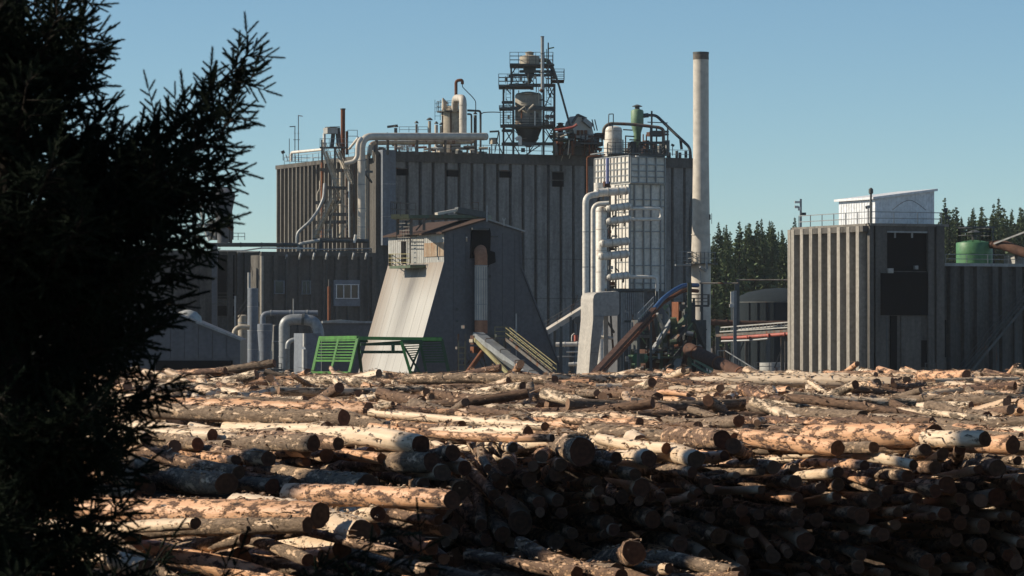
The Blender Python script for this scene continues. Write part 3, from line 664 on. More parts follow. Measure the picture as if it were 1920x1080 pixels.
rbox(rm, 1058, 268, 1118, 291, 461, 3, 'steel_dark', "screen_casing"); rbox(rm, 1096, 250, 1124, 272, 462, 2, 'rust_dark', "screen_casing")
MB().frame(P(1052, 291, 459), 2.0, 2.0, 3.6, (1.8, 3.6), .16).build("support_frame", 'green_machine', rm)
t = thing("pink_pipe", "faded pink-red pipe leading from the roof tower to the gabled hopper", "pipe", P(1040, 244, 457))
pipe(t, [(1040, 244, 457), (1056, 242, 457), (1076, 238, 457), (1082, 233, 457)], 2.3, 'red_pipe', fillet=.5, flanges=2); pipe(t, [(1046, 250, 457), (1068, 249, 457)], 1.4, 'steel_grey', "lower_pipe")
t = thing("round_cap_vent", "rusty vent with stacked round cap near the pink pipe", "vent", P(1051, 290, 459)); lathe_px(1051, 459, [(5, 290), (5, 240), (8, 239), (8, 236), (5, 235), (5, 233), (8, 232), (3, 230)], 14).build("vent_pipe", 'rust_dark', t)
for x, lab in ((1111, "left of two thin dark rods leaning beside the gabled hopper"), (1116, "right of two thin dark rods leaning beside the gabled hopper")):
    o = MB().beam(P(x + 4, 245, 461), P(x - 1, 224, 461), .14).build("leaning_rod", 'steel_dark'); tag(o, lab, "rod", "leaning rods")

# ============================================================ RIGHT END OF THE ROOF
t = thing("white_roof_tank", "white domed tank standing on the roof above the tall white tower", "tank", P(1149, 291, 470))
lathe_px(1149.5, 470, [(17, 300), (17, 243), (15.5, 239.5), (10, 237), (2, 236)]).build("shell", 'white_paint', t)
for y in (246, 262, 278): lathe_px(1149.5, 470, [(17.4, y + .8), (17.4, y - .8)]).build("band", 'lagging', t)
MB().fbox(Face(1157, 468.4), 1153, 258, 1160, 268, 0, .35).build("hatch", 'lagging', t)
t = thing("hoop_frame", "thin dark hoop frame sticking up over the white domed tank", "frame", P(1145, 236, 466))
pipe(t, [(1141, 236, 466), (1141.5, 214, 466), (1150, 213.5, 466), (1150, 234, 466)], .9, 'steel_dark', "hoop", fillet=.1); pipe(t, [(1148.5, 300, 466), (1148.5, 233, 466)], .9, 'steel_grey', "mast"); MB().beam(P(1141, 233, 466), P(1150, 233, 466), .14).beam(P(1141, 236, 466), P(1150, 236, 466), .12).build("crossbar", 'steel_dark', t)
t = thing("arched_roof_pipe", "greenish brown pipe arching level across the right end of the roof", "pipe", P(1133, 300, 467))
pipe(t, [(1131, 262, 467), (1132, 240, 467), (1142, 231.5, 467), (1185, 233, 467), (1236, 239, 467), (1244, 243, 467), (1244, 300, 467)], 3.0, 'steel_worn', fillet=.9)
t = thing("green_cyclone", "green cyclone with conical hat and narrow lower body on the roof", "cyclone", P(1195, 291, 472))
lathe_px(1195, 472, [(7, 300), (7, 250), (9, 243), (12, 234), (12, 209), (10, 206), (6, 205)]).build("body", 'green_pale', t)
lathe_px(1195, 472, [(4.6, 206), (4.6, 199)]).build("neck", 'steel_dark', t); lathe_px(1195, 472, [(9.5, 200), (9.5, 199), (2, 196)]).build("hat", 'steel_dark', t)
pipe(t, [(1206, 217, 472), (1216, 216, 472)], 4.2, 'steel_dark', "outlet")
t = thing("dark_down_pipe", "dark pipe sloping from the green cyclone down past the roof's right corner", "pipe", P(1295, 291, 471))
pipe(t, [(1214, 216, 472), (1230, 216, 472), (1262, 247, 471), (1293, 276, 470), (1295, 292, 470), (1296, 520, 468)], 2.8, 'steel_dark', "long_pipe", fillet=.7)
MB().beam(P(1276, 262, 471), P(1278, 280, 471), .35).build("hanger", 'steel_dark', t)
t = thing("roof_mast", "thin dark mast between the green cyclone and the tall chimney", "mast", P(1222, 291, 468)); MB().beam(P(1222, 300, 468), P(1222, 208, 468), .24).build("pole", 'steel_dark', t); MB().beam(P(1214, 229, 468), P(1252, 230.5, 468), .12).build("cross_wire", 'steel_dark', t)
t = thing("pipe_portal", "dark steel portal frame holding pipes at the roof's right end", "frame", P(1236, 291, 469))
px_frame(t, (1220, 1231, 1252), (467, 472), 300, 238, ((247, 1219, 1253), (252, 1219, 1253), (268, 1200, 1253)), .2)
rbox(t, 1221, 247, 1246, 255, 468, 1.4, 'rust_dark', "beam_casing")
for x in (1168, 1173, 1206, 1212): pipe(t, [(x, 300, 469), (x, rd.uniform(244, 262), 469)], 1.2, rd.choice(['steel_dark', 'rust', 'steel_grey']), "riser")
for x0, x1, y0, Y in ((1172, 1190, 255, 470), (1180, 1200, 262, 470), (1200, 1232, 270, 470), (1168, 1186, 243, 471), (1135, 1180, 283, 471)): pipe(t, [(x0, y0, Y), (x1, y0 + 1, Y)], 1.2, 'steel_dark', "cross_pipe")
for k in range(14):
    x = rd.uniform(1170, 1250); y = rd.uniform(262, 280); rbox(t, x, y, x + rd.uniform(4, 9), 292, rd.uniform(467, 473), .8, rd.choice(['steel_dark', 'steel_worn', 'steel_grey', 'rust_dark']), "equipment_box")
deck(t, 1200, 1247, 290, 466, 471, h=1.6); deck(t, 1140, 1181, 290, 465, 470, h=1.5)
floodlight(1261, 272, 468, 292, "floodlight near the roof's right corner, left of the chimney top section", 6, 1)
for i, x in enumerate((1253, 1267, 1273, 1284)): vent(x + 2, 283 if i % 2 else 286, 296, 2.8, 470, ["stubby roof vent first from the right portal frame", "stubby roof vent second from the right portal frame", "stubby roof vent third from the right portal frame", "stubby roof vent closest to the mill's right corner"][i], 3.4, 'steel_dark', cap=False)

# ============================================================ TALL CHIMNEY
ch = thing("chimney", "tall smooth pale grey chimney rising beside the mill's right end", "chimney", (S(1314.5 - 960, 415), 415, 0))
c0 = S(1314.5 - 960, 415)
lathe_px(1314.5, 415, [(18.2, 720), (18.2, 470), (17, 440), (15, 300), (14.6, 98.5)], 40).build("shaft", 'lagging', ch)
lathe_px(1314.5, 415, [(15.2, 101.5), (15.2, 97.8), (13.4, 97.6), (13.3, 99.5), (5, 99.6)], 40).build("rim", 'steel_dark', ch)
lathe_px(1314.5, 415, [(14.9, 112), (14.75, 101)], 40).build("sooty_top", 'soot', ch)
for y in (205, 330, 440, 520): lathe_px(1314.5, 415, [((15 if y < 400 else 18.3), y + .9), ((15 if y < 400 else 18.3), y - .9)], 40).build("weld_band", 'lagging', ch)
cp = thing("chimney_platform", "small railed service platform on the lower chimney", "platform", P(1290, 498, 413))
MB().obox(P(1267.5, 498, 412), P(1297, 498, 412) - P(1267.5, 498, 412), Vector((0, 3, 0)), ZZ * .2).build("deck", 'steel_grey', cp)
MB().rail([P(1268, 497, 412), P(1297, 497, 412), P(1297, 497, 415), P(1268, 497, 415)], h=1.65, step=.55, rows=3, close=True, r=.035).build("railing", 'steel_grey', cp)
rp = [Vector((c0 + math.cos(k) * 1.75, 415 + math.sin(k) * 1.75, P(1300, 495, 415).z)) for k in [R(200 + i * 16) for i in range(12)]]
MB().rail(rp, h=1.4, step=.9, rows=2, r=.03).build("ring_railing", 'steel_grey', cp)
d = MB(); 
for q in rp: d.beam(Vector((c0, 415, q.z)), q, .7, .1)
for q0, q1 in zip(rp, rp[1:]): d.beam(q0, q1, .5, .12)
d.build("ring_deck", 'steel_dark', cp)
MB().beam(P(1312, 500, 412.5), P(1324, 508, 413), .3).beam(P(1324, 492, 412.5), P(1326, 505, 412.5), .25).build("bracket", 'steel_grey', cp)
t = thing("chimney_conduit", "thin grey conduit and ladder running up the lower chimney", "conduit", P(1314, 600, 412)); pipe(t, [(1314, 592, 412.6), (1314, 512, 412.6), (1311, 507, 412.6)], .9, 'steel_grey', "conduit_pipe"); MB().ladder(P(1330.5, 420, 414.5), P(1330.5, 400, 414.5), .5).fbox(Face(1331, 414), 1329.5, 402, 1332.5, 412, 0, .2).build("junction_box", 'steel_dark', t)

# ============================================================ WHITE EVAPORATOR TOWER
YE = 405
ev = thing("evaporator_tower", "tall white panelled tower with grid of ribs standing before the mill", "tower", FA(1181, YE).pt(0, 0))
ea, eb, LAe, LBe, zt = block(ev, 1181, YE, 1115, 1246, 294, 'white_paint', "upper_casing", z0=FA(1181, YE).at(1181, 344).z)
sa, sb = ea, eb
def panels(parent, face, xs, ys, out, mat, ribmat, gap=.06, th=.10, ribw=.16, rp=.34):
    """panel plates with raised ribs between them, on a face; xs, ys in photograph pixels"""
    aa = [face.s_of(x, out) for x in xs]; xm = sum(xs) / len(xs); zz = [face.at(xm, y, out).z for y in ys]
    for i in range(len(xs) - 1):
        for j in range(len(ys) - 1):
            a0, a1 = sorted((aa[i], aa[i + 1])); z1, z0_ = zz[j], zz[j + 1]
            MB().obox(face.pt(a0 + gap, z0_ + gap, out - .1), face.u * (a1 - a0 - 2 * gap), face.n * (th + rd.uniform(0, .025)), ZZ * (z1 - z0_ - 2 * gap)).build("panel", mat, parent)
    for v in aa: MB().obox(face.pt(v - ribw / 2, zz[-1], out - .1), face.u * ribw, face.n * rp, ZZ * (zz[0] - zz[-1])).build("rib", ribmat, parent)
    for z in zz: MB().obox(face.pt(min(aa), z - ribw / 2, out - .1), face.u * (max(aa) - min(aa)), face.n * (rp * .82), ZZ * ribw).build("rail_rib", ribmat, parent)
panels(ev, ea, (1181.5, 1197, 1212, 1229, 1246), (295, 309, 321, 332, 343), .06, 'white_paint', 'steel_grey', ribw=.13)
panels(ev, eb, (1180.6, 1173, 1165.5, 1158, 1152, 1145.5, 1134, 1128, 1122, 1116), (295, 307, 319, 331, 343), .06, 'white_paint', 'steel_grey', ribw=.14, gap=.05, rp=.24)  # ribs grey instead of white: their shade is put into the colour
# shaft below
o3 = ea.pt(-.02, 0, -.35); zs = ea.at(1200, 344).z; zb = ea.at(1200, 548).z
MB().obox(ea.pt(.0, zb, -.5) , UA * ea.s_of(1247), UB * 4.4, ZZ * (zs - zb)).build("lower_casing", 'white_paint', ev)
fs_ = FA(1181, YE); fsh = Face(1181, YE, UA, NA); fsh.o = fsh.o - NA * .5
panels(ev, fsh, (1180, 1189, 1206, 1220, 1238, 1246.5), (346, 374.5, 387, 434, 466, 498, 531, 546), .06, 'white_paint', 'steel_grey', ribw=.13)
fsb = Face(1181, YE, UB, NB); 
panels(ev, fsb, (1180, 1173.5, 1167, 1160.5, 1154), (346, 374, 398, 428, 466, 492, 518, 545), .05, 'white_paint', 'steel_grey', ribw=.08, rp=.2)
deck(ev, 1183, 1245, 293.5, YE + 1, YE + 5, h=1.1)
for x in (1193, 1209, 1225, 1239): MB().fbox(ea, x, 292, x + 5, 294.5, -1, -.3).build("lifting_lug", 'white_paint', ev)
t = thing("violet_pipe", "upright violet-blue pipe on the sunlit side of the white tower", "pipe", P(1139, 344, 398)); pipe(t, [(1139, 344, 398), (1139, 296, 398)], 3.3, 'violet_pipe'); rbox(t, 1134, 340, 1144, 350, 398.4, .5, 'rust_dark', "valve")
# cross tubes and round vessels
LT = [(1117, 362, 1176, 357, 7.6, "topmost"), (1140, 391, 1179, 386, 6.8, "second"), (1140, 415, 1179, 410, 6.8, "third"), (1127, 457, 1177, 452, 7.4, "fourth"), (1125, 481, 1176, 476, 7.4, "fifth"), (1141, 520, 1177, 516, 6.6, "lowest")]
for k, (x0, y0, x1, y1, r, w_) in enumerate(LT):
    t = thing("cross_tube", f"{w_} of the white level tubes stacked down the white tower's lit side", "tube", P(x0, y0, 402), "level tubes on the white tower")
    p, q = P(x0, y0, 401.5), P(x1, y1, 402.5); rr = S(r, 402); dv = (q - p).normalized()
    MB().tube([p - dv * .25, p, q, q + dv * .25], [rr * .5, rr, rr, rr * .5], 20).build("shell", 'white_paint', t)
    for u in (.06, .38, .70, .95): c = p.lerp(q, u); MB().tube([c - dv * .06, c + dv * .06], rr * 1.1, 20).build("band", 'lagging', t)
    for u in (.25, .8): MB().beam(p.lerp(q, u), p.lerp(q, u) + Vector((0, 2.2, -.7)), .18).build("support", 'steel_dark', t)
for pts, r, lab in (([(1178, 391, 403), (1240, 391, 404), (1240, 411, 404), (1178, 411, 403)], 3.2, "white U-shaped pipe looping across the shaded face of the white tower"),
                    ([(1178, 519, 402.5), (1226, 519, 403), (1232, 523, 403), (1232, 566, 403)], 3.2, "white pipe leaving the lowest level tube and turning down")):
    t = thing("loop_pipe", lab, "pipe", P(*pts[0])); pipe(t, pts, r, 'white_paint', fillet=.5)
t = thing("white_column_vessel", "tall white cylinder vessel left of the white tower", "vessel", P(1127, 560, 402)); lathe_px(1127.5, 402, [(10.6, 720), (10.6, 392), (9, 388.5), (3, 387)], 28).build("shell", 'white_paint', t)
for y in (396, 430, 470, 510): lathe_px(1127.5, 402, [(11, y + .7), (11, y - .7)], 28).build("band", 'lagging', t)
t = thing("white_cone_head", "white rounded casing under the tower's upper box", "casing", P(1122, 360, 403)); lathe_px(1123, 403.5, [(7, 366), (9.5, 356), (9.5, 343)], 20).build("shell", 'white_paint', t)
for pts, r, lab in (([(1098, 560, 399), (1098, 368, 399), (1120, 364, 400)], 6.0, "outer white pipe rising left of the white vessel and bending right"),
                    ([(1112, 560, 400.5), (1112, 383, 400.5), (1142, 381, 400.5)], 4.4, "inner white pipe rising close to the white vessel and bending right")):
    t = thing("riser_pipe", lab, "pipe", P(*pts[0])); pipe(t, pts, r, 'white_paint', fillet=1.3, seg=18)
    for y in (434, 500): MB().tube([P(pts[1][0], y, pts[1][2]), P(pts[1][0], y + 1.3, pts[1][2])], S(r, 400) * 1.08, 18).build("joint_ring", 'steel_grey', t)
t = thing("rust_wall_pipe", "thin rust-brown pipe turning down the mill wall left of the white tower", "pipe", P(1101, 290, 404)); pipe(t, [(1135, 290, 404), (1101, 294, 404), (1101, 362, 404)], 1.6, 'rust', fillet=.3)
t = thing("white_roof_line", "thin white pipe reaching from the roof edge to the white tower", "pipe", P(1110, 288, 404)); pipe(t, [(1107, 290, 404), (1133, 286, 404)], 1.2, 'white_paint')
vb = thing("valve_rack", "steel rack of small valves between the white vessel and tower shaft", "valve rack", P(1148, 450, 403))
for k in range(34):
    x = rd.uniform(1141, 1156); y = rd.uniform(366, 540)
    if k % 2: MB().beam(P(x, y, 403.5), P(x + rd.uniform(-6, 9), y + rd.uniform(-3, 8), 403.5), .14).build("strut", rd.choice(['steel_dark', 'white_paint', 'rust_dark']), vb)
    else: MB().box(P(x, y, 403.5), (rd.uniform(.3, .6), .4, rd.uniform(.2, .5))).build("valve", rd.choice(['steel_dark', 'white_paint', 'rust', 'beige']), vb)
MB().beam(P(1143, 545, 403), P(1143, 366, 403), .16).build("post", 'steel_worn', vb); MB().beam(P(1155, 545, 403), P(1155, 366, 403), .16).build("post", 'steel_worn', vb)
# base structure under the tower
bs = thing("tower_base_house", "dark sheeted base house carrying the white tower", "building", FA(1181, 402).pt(0, 0))
block(bs, 1163, 402.5, 1140, 1246, 546, 'cladding_grey')
bf = FA(1163, 402.5); rib_run(bs, bf, along(bf, 1165, 1205, 11), bf.at(1170, 548).z, .2, .16, 'steel_grey', "sheet_rib")
MB().fbox(bf, 1137, 541, 1240, 546, -.3, .5).build("eave_beam", 'steel_dark', bs)
for x in (1138, 1160, 1210, 1232): MB().beam(P(x, 546, 401.5), Vector((P(x, 640, 401.5).x, 401.5, 0)), .3).build("column", 'steel_dark', bs)
MB().fbox(bf, 1207, 560, 1236, 640, .0, .12).build("dark_door", 'steel_dark', bs)  # door sheet in plain dark steel
# grey curved duct with a sunlit side
f = Face(1112, 372, UA, NA)
gd = thing("curved_boiler_duct", "large grey sheet-metal duct bending over and narrowing to the ground", "duct", f.pt(0, 0))
pl = [(1112, 562), (1113.5, 554), (1118, 549.5), (1126, 548), (1158, 546), (1161, 549), (1161, 588), (1158, 592), (1133, 592.5), (1130, 610), (1124, 650), (1117, 712), (1103, 712), (1108, 640), (1112, 600)]
MB().prism([f.at(x, y) for x, y in pl], UB * (S(22, 372) / math.sin(ALPHA))).build("casing", 'duct_sheet', gd)
for y0, x0, x1 in ((592, 1112.5, 1132), (660, 1107, 1122)): MB().fbox(f, x0, y0, x1, y0 + 1.3, .0, .06).build("seam", 'steel_grey', gd)
t = thing("support_post", "pale upright post beside the curved duct", "post", P(1136, 640, 374)); MB().beam(Vector((P(1136, 640, 376).x, 376, 0)), P(1136, 590, 376), .5).build("post", 'lagging', t)
pipe(t, [(1122, 632, 376), (1150, 634, 376)], 3.2, 'white_paint', "white_stub"); MB().beam(P(1145, 592, 376), P(1150, 660, 376), .22).build("brace", 'steel_worn', t); MB().beam(P(1137, 600, 376), P(1152, 624, 376), .22).build("brace", 'steel_worn', t)
for i, (x0, y, x1, r, lab) in enumerate(((1042, 646, 1098, 4.2, "upper fat white pipe leading into the curved duct's left side"), (1062, 660, 1098, 1.6, "thin white pipe between two fat ones left of the curved duct"), (1066, 683, 1098, 3.8, "lower fat white pipe leading into the curved duct's left side"), (1044, 669, 1098, 1.3, "thin grey pipe low down left of the curved duct"))):
    t = thing("side_pipe", lab, "pipe", P(x0, y, 385), "pipes left of the curved duct"); pipe(t, [(x0, y, 386), (x1, y - 1, 386)], r, 'white_paint' if i < 3 else 'steel_grey', flanges=2)
    MB().beam(P(x0 + 8, y, 387), Vector((P(x0 + 8, y, 387).x, 387, 0)), .25).build("stand", 'steel_dark', t); MB().beam(P(x1 - 12, y, 387), Vector((P(x1 - 12, y, 387).x, 387, 0)), .25).build("stand", 'steel_dark', t)
t = thing("red_valve", "red round-bodied valve with white frame left of the curved duct", "valve", P(1080, 640, 384)); pipe(t, [(1080, 640, 384), (1080, 628, 384)], 4, 'red_pipe', "body"); pipe(t, [(1072, 640, 383.6), (1072, 629, 383.6), (1077, 625, 383.6)], 1, 'white_paint', "frame_pipe"); MB().tube([P(1083, 600, 384), P(1083, 601, 385)], .4, 16).build("wheel", 'steel_dark', t); MB().beam(P(1083, 600, 384.5), P(1083, 628, 384.5), .2).build("spindle", 'steel_dark', t)
t = thing("side_conveyor", "pale enclosed conveyor rising behind the dark gable wall's right foot", "conveyor", P(1060, 600, 392))
MB().beam(P(1015, 628, 392), P(1100, 575, 395), 1.0, .55).build("casing", 'lagging', t); MB().rail([P(1018, 621, 391), P(1098, 571, 394)], h=.9, step=2.2, r=.03).build("railing", 'steel_worn', t)
for x, y in ((1040, 612), (1070, 594), (1090, 582)): MB().beam(P(x, y, 393), Vector((P(x, y, 393).x, 393, 0)), .28).build("leg", 'steel_dark', t)
MB().beam(P(1074, 583, 391), P(1083, 553, 391), .14).build("aerial_arm", 'steel_worn', t)

# ============================================================ DIAGONAL CONVEYOR, MACHINERY, TUBE CONVEYOR
dc = thing("diagonal_conveyor", "long rusty conveyor rising to the right with a blue cover at its head", "conveyor", P(1099, 712, 330))
A_, B_, C_, D_, E_ = P(1094, 722, 300), P(1226, 580, 352), P(1243, 560, 357), P(1283, 534.5, 362), P(1308, 535, 364)
MB().beam(A_, B_, .55, .38).build("belt_trough", 'rust_dark', dc)
MB().beam(A_ - ZZ * .55 + Vector((.1, -.2, 0)), B_ - ZZ * .6 + Vector((.1, -.2, 0)), .3, .22).build("return_trough", 'rust', dc)
mb = MB()
for k in range(26):
    q = A_.lerp(B_, k / 26); q2 = A_.lerp(B_, (k + .5) / 26) - ZZ * .55; q3 = A_.lerp(B_, (k + 1) / 26)
    mb.beam(q, q2, .08).beam(q2, q3, .08)
mb.build("lattice", 'rust_dark', dc)
MB().tube([B_, C_, C_.lerp(D_, .5) + ZZ * .15, D_, E_], .24, 10, fillet=1.0).build("blue_cover", 'blue_cover', dc)
MB().tube([B_ - ZZ * .35, C_ - ZZ * .4, D_ - ZZ * .5, E_ - ZZ * .6], .2, 8, fillet=1.0).build("under_pipe", 'rust', dc)
MB().rail([A_.lerp(B_, .75) + Vector((0, .8, .1)), B_ + Vector((0, .8, .1))], h=1.2, step=1.4).build("handrail", 'steel_grey', dc)
for u in (.25, .5, .75, .95): q = A_.lerp(B_, u); MB().beam(q, Vector((q.x, q.y, 0)), .25).build("leg", 'steel_dark', dc)
ms = thing("drive_station", "dark steel drive station cluttered with posts and plates around the conveyor head", "machinery", P(1270, 700, 360))
for x, yt in ((1174, 640), (1186, 655), (1230, 580), (1240, 620), (1293, 530), (1301, 560), (1310, 600), (1259, 600), (1321, 600)):
    Y = rd.uniform(356, 366); MB().beam(Vector((P(x, 600, Y).x, Y, 0)), P(x, yt, Y), rd.uniform(.22, .45)).build("post", rd.choice(['steel_dark', 'steel_dark', 'green_machine']), ms)
for (x0, y0, x1, y1, w_, m) in ((1221, 662, 1260, 600, .75, 'steel_grey'), (1262, 640, 1285, 612, 1.0, 'steel_worn'), (1240, 700, 1290, 640, .5, 'steel_dark'), (1266, 618, 1290, 590, .6, 'green_machine'), (1262, 596, 1270, 640, .6, 'green_machine'), (1300, 600, 1320, 650, .5, 'steel_dark'), (1295, 630, 1280, 690, .4, 'rust_dark'), (1226, 640, 1220, 600, .5, 'rust_dark'), (1232, 588, 1244, 620, .25, 'cladding')):
    MB().beam(P(x0, y0, 356), P(x1, y1, 357), w_, .3).build("chute_plate", m, ms)
for (x0, y0, x1, y1, m) in ((1272, 566, 1285, 612, 'rust'), (1284, 567, 1304, 622, 'steel_dark'), (1239, 628, 1262, 670, 'green_machine'), (1265, 650, 1282, 668, 'green_pale'), (1264, 612, 1280, 655, 'rust_dark'), (1285, 622, 1306, 660, 'steel_dark'), (1296, 628, 1322, 700, 'tank_dark'), (1196, 600, 1226, 655, 'steel_dark'), (1190, 626, 1222, 634, 'steel_grey'), (1305, 620, 1312, 634, 'green_pale'), (1210, 655, 1262, 690, 'rust_dark')):
    rbox(ms, x0, y0, x1, y1, rd.uniform(358, 366), 1.5, m, "machine_casing")
for k in range(120):
    x = rd.uniform(1176, 1318); y = rd.uniform(575, 700); Y = rd.uniform(354, 366); m = rd.choice(['steel_dark', 'green_machine', 'rust_dark', 'steel_worn', 'steel_grey', 'green_pale', 'beige', 'cladding', 'rust'])
    kd = k % 4
    if kd == 0: MB().beam(P(x, y, Y), P(x + rd.uniform(-14, 14), y + rd.uniform(-14, 14), Y), rd.uniform(.1, .22)).build("strut", m, ms)
    elif kd == 1: MB().tube([P(x, y, Y), P(x + rd.uniform(4, 16), y + rd.uniform(-2, 2), Y)], rd.uniform(.1, .28), 8).build("roller", m, ms)
    elif kd == 2: MB().beam(P(x, y, Y), P(x, y + rd.uniform(8, 30), Y), rd.uniform(.1, .2)).build("stanchion", m, ms)
    else: MB().box(P(x, y, Y), (rd.uniform(.2, .7), .4, rd.uniform(.2, .6))).build("gearbox", m, ms)
deck(ms, 1214, 1276, 672, 355, 359, h=1.0, mat='green_machine'); deck(ms, 1196, 1262, 628, 358, 361, h=1.0); deck(ms, 1290, 1330, 575, 358, 361, h=1.1)
MB().ladder(P(1176, 690, 354), P(1176, 640, 354), .6).build("ladder", 'steel_dark', ms); MB().ladder(P(1257, 672, 354), P(1257, 640, 354), .6).build("ladder", 'steel_dark', ms)
t = thing("green_pump", "small bright green pump at the foot of the drive station", "pump", P(1200, 686, 352))
MB().tube([P(1193, 672, 352), P(1208, 672, 353)], .5, 16).build("motor", 'green_tank', t); MB().lathe(P(1196, 690, 352.5), [(.3, 0), (.28, .5), (.45, .7), (.2, 1.2)], 12).build("pump_body", 'green_tank', t); MB().fbox(Face(1200, 351), 1200, 663, 1208, 680, 0, .4).build("guard", 'green_machine', t)
tc_ = thing("tube_conveyor", "fat brown tube conveyor sloping down to the right of the drive station", "conveyor", P(1420, 715, 330))
p, q = P(1292, 655, 352), P(1432, 722, 330)
MB().tube([p, q], .68, 20).build("tube", 'rust_dark', tc_)
for u in (.12, .42, .72): c = p.lerp(q, u); dv = (q - p).normalized() * .1; MB().tube([c - dv, c + dv], .76, 20).build("joint_ring", 'rust', tc_)
MB().beam(P(1288, 655, 351), P(1312, 652, 351), .7, .5).build("head_box", 'steel_grey', tc_)
MB().beam(P(1300, 672, 350), P(1378, 718, 335), .22).beam(P(1298, 682, 350), P(1366, 722, 336), .16).build("side_rail", 'green_pale', tc_)
mb = MB()
for k in range(9):
    u = k / 8; q0 = P(1300, 672, 350).lerp(P(1378, 718, 335), u); mb.beam(q0, q0 - ZZ * .7, .1)
mb.build("rail_post", 'green_machine', tc_)
MB().rail([P(1346, 668, 345), P(1360, 668, 345), P(1424, 708, 335)], h=.6, rows=1, step=2, r=.04).build("handrail", 'steel_grey', tc_)

# ============================================================ RIGHT BACKGROUND: DARK TANK, PIPE BRIDGE, POSTS
t = thing("dark_storage_tank", "wide dark tank with low domed roof behind the pipe bridge", "tank", (S(1462 - 960, 520), 520, 0))
lathe_px(1462, 520, [(92, 730), (92, 566), (88, 561), (60, 548), (30, 542), (3, 540)], 48).build("shell", 'tank_dark', t)
lathe_px(1462, 520, [(92.8, 568), (92.8, 566)], 48).build("rim", 'steel_dark', t)
for k in range(8): q = Vector((S(1400 + k * 15 - 960, 520), 520 - math.sqrt(max(0, S(92, 520) ** 2 - S(1400 + k * 15 - 1462, 520) ** 2)) - .08, 0)); MB().beam(q + ZZ * 2, q + ZZ * (P(0, 568, 512).z), .16).build("stiffener", 'tank_dark', t)
t = thing("brown_pipeline", "thick dark brown pipe crossing between chimney and storage tank", "pipe", P(1330, 605, 440)); pipe(t, [(1325, 604, 440), (1400, 607, 440), (1500, 607, 441)], 5.5, 'rust_dark', flanges=3)
for x in (1345, 1385, 1440, 1480): MB().beam(P(x, 612, 440), Vector((P(x, 612, 440).x, 440, 0)), .5).build("leg", 'steel_dark', t)
pb = thing("pipe_bridge", "lattice pipe bridge with handrails running to the ribbed tower", "pipe bridge", P(1420, 720, 380))
for (x0, y0, x1, y1) in ((1352, 614, 1492, 603), (1350, 622, 1492, 613), (1385, 618, 1492, 608)):
    MB().beam(P(x0, y0, 384), P(x1, y1, 374), .13).build("rail", 'cladding', pb)
mb = MB()
for k in range(22): u = k / 21; mb.beam(P(1352, 614, 384).lerp(P(1492, 603, 374), u), P(1350, 623, 384).lerp(P(1492, 614, 374), u), .07)
mb.build("lattice", 'cladding', pb); MB().beam(P(1350, 629, 384), P(1492, 620, 374), 1.2, .3).build("walkway", 'steel_worn', pb)
for x, Y in ((1362, 383), (1400, 380), (1467, 376), (1475, 376), (1486, 375)): MB().beam(P(x, 628, Y), Vector((P(x, 628, Y).x, Y, 0)), .35).build("leg", 'steel_worn', pb)
for k, x in enumerate((1362, 1375, 1452)): MB().beam(P(x, 690, 379), P(x + 20, 640, 379), .15).build("brace", 'steel_dark', pb)
t = thing("red_pipe", "salmon red pipe carried along the pipe bridge", "pipe", P(1380, 634, 378)); pipe(t, [(1353, 634, 380), (1385, 633, 379), (1410, 631, 377), (1492, 625, 372)], 3.2, 'red_pipe', flanges=0)
for x, y in ((1400, 631.8), (1440, 629), (1470, 626.6)): MB().tube([P(x, y, 377 - (x - 1400) / 18), P(x + 1.6, y, 377 - (x - 1400) / 18)], .24, 12).build("flange", 'red_pipe', t)
t = thing("grey_pipe", "thin grey pipe under the salmon red pipe", "pipe", P(1380, 640, 378)); pipe(t, [(1353, 640, 380), (1410, 638, 377), (1440, 635, 375)], 2.0, 'steel_grey')
for (x0, y0, x1, y1, lab) in ((1380, 525, 1494, 525, "upper of two thin level pipes in front of the pines"), (1312, 531, 1384, 531, "lower of two thin level pipes in front of the pines")):
    t = thing("overhead_pipe", lab, "pipe", P(x0, y0, 400)); pipe(t, [(x0, y0, 400), (x1, y1, 398)], 1.5, 'steel_worn'); MB().beam(P(x1 - 4, y1 + 1, 398), Vector((P(x1 - 4, y1, 398).x, 398, 0)), .3).build("post", 'steel_dark', t); MB().beam(P(x0 + 4, y0 + 1, 400), Vector((P(x0 + 4, y0, 400).x, 400, 0)), .3).build("post", 'steel_dark', t)
t = thing("lamp_post", "green-grey post with a white lamp box near the pipe bridge", "lamp post", Vector((P(1378, 600, 370).x, 370, 0)))
MB().beam(Vector((P(1378, 600, 370).x, 370, 0)), P(1378, 545, 370), .36).build("post", 'steel_grey', t); MB().box(P(1373, 560, 370), (.35, .5, 1.5)).box(P(1372, 573, 369.8), (.5, .4, .35)).build("lamp_box", 'white_paint', t)
t = thing("corner_pipe", "tall beige pipe standing against the ribbed tower's left edge", "pipe", P(1489, 700, 335)); 
MB().beam(Vector((P(1474, 650, 372).x, 372, 0)), P(1474, 640, 372), .3).build("post", 'steel_worn', t)
t = thing("white_tank_wall", "low white panelled tank wall beneath the pipe bridge", "tank", P(1448, 700, 390))
lathe_px(1448, 395, [(24, 730), (24, 680)], 32).build("shell", 'cladding', t); MB().rail([P(1415, 694, 385), P(1470, 694, 385)], h=.9, step=1.5).build("railing", 'steel_grey', t)

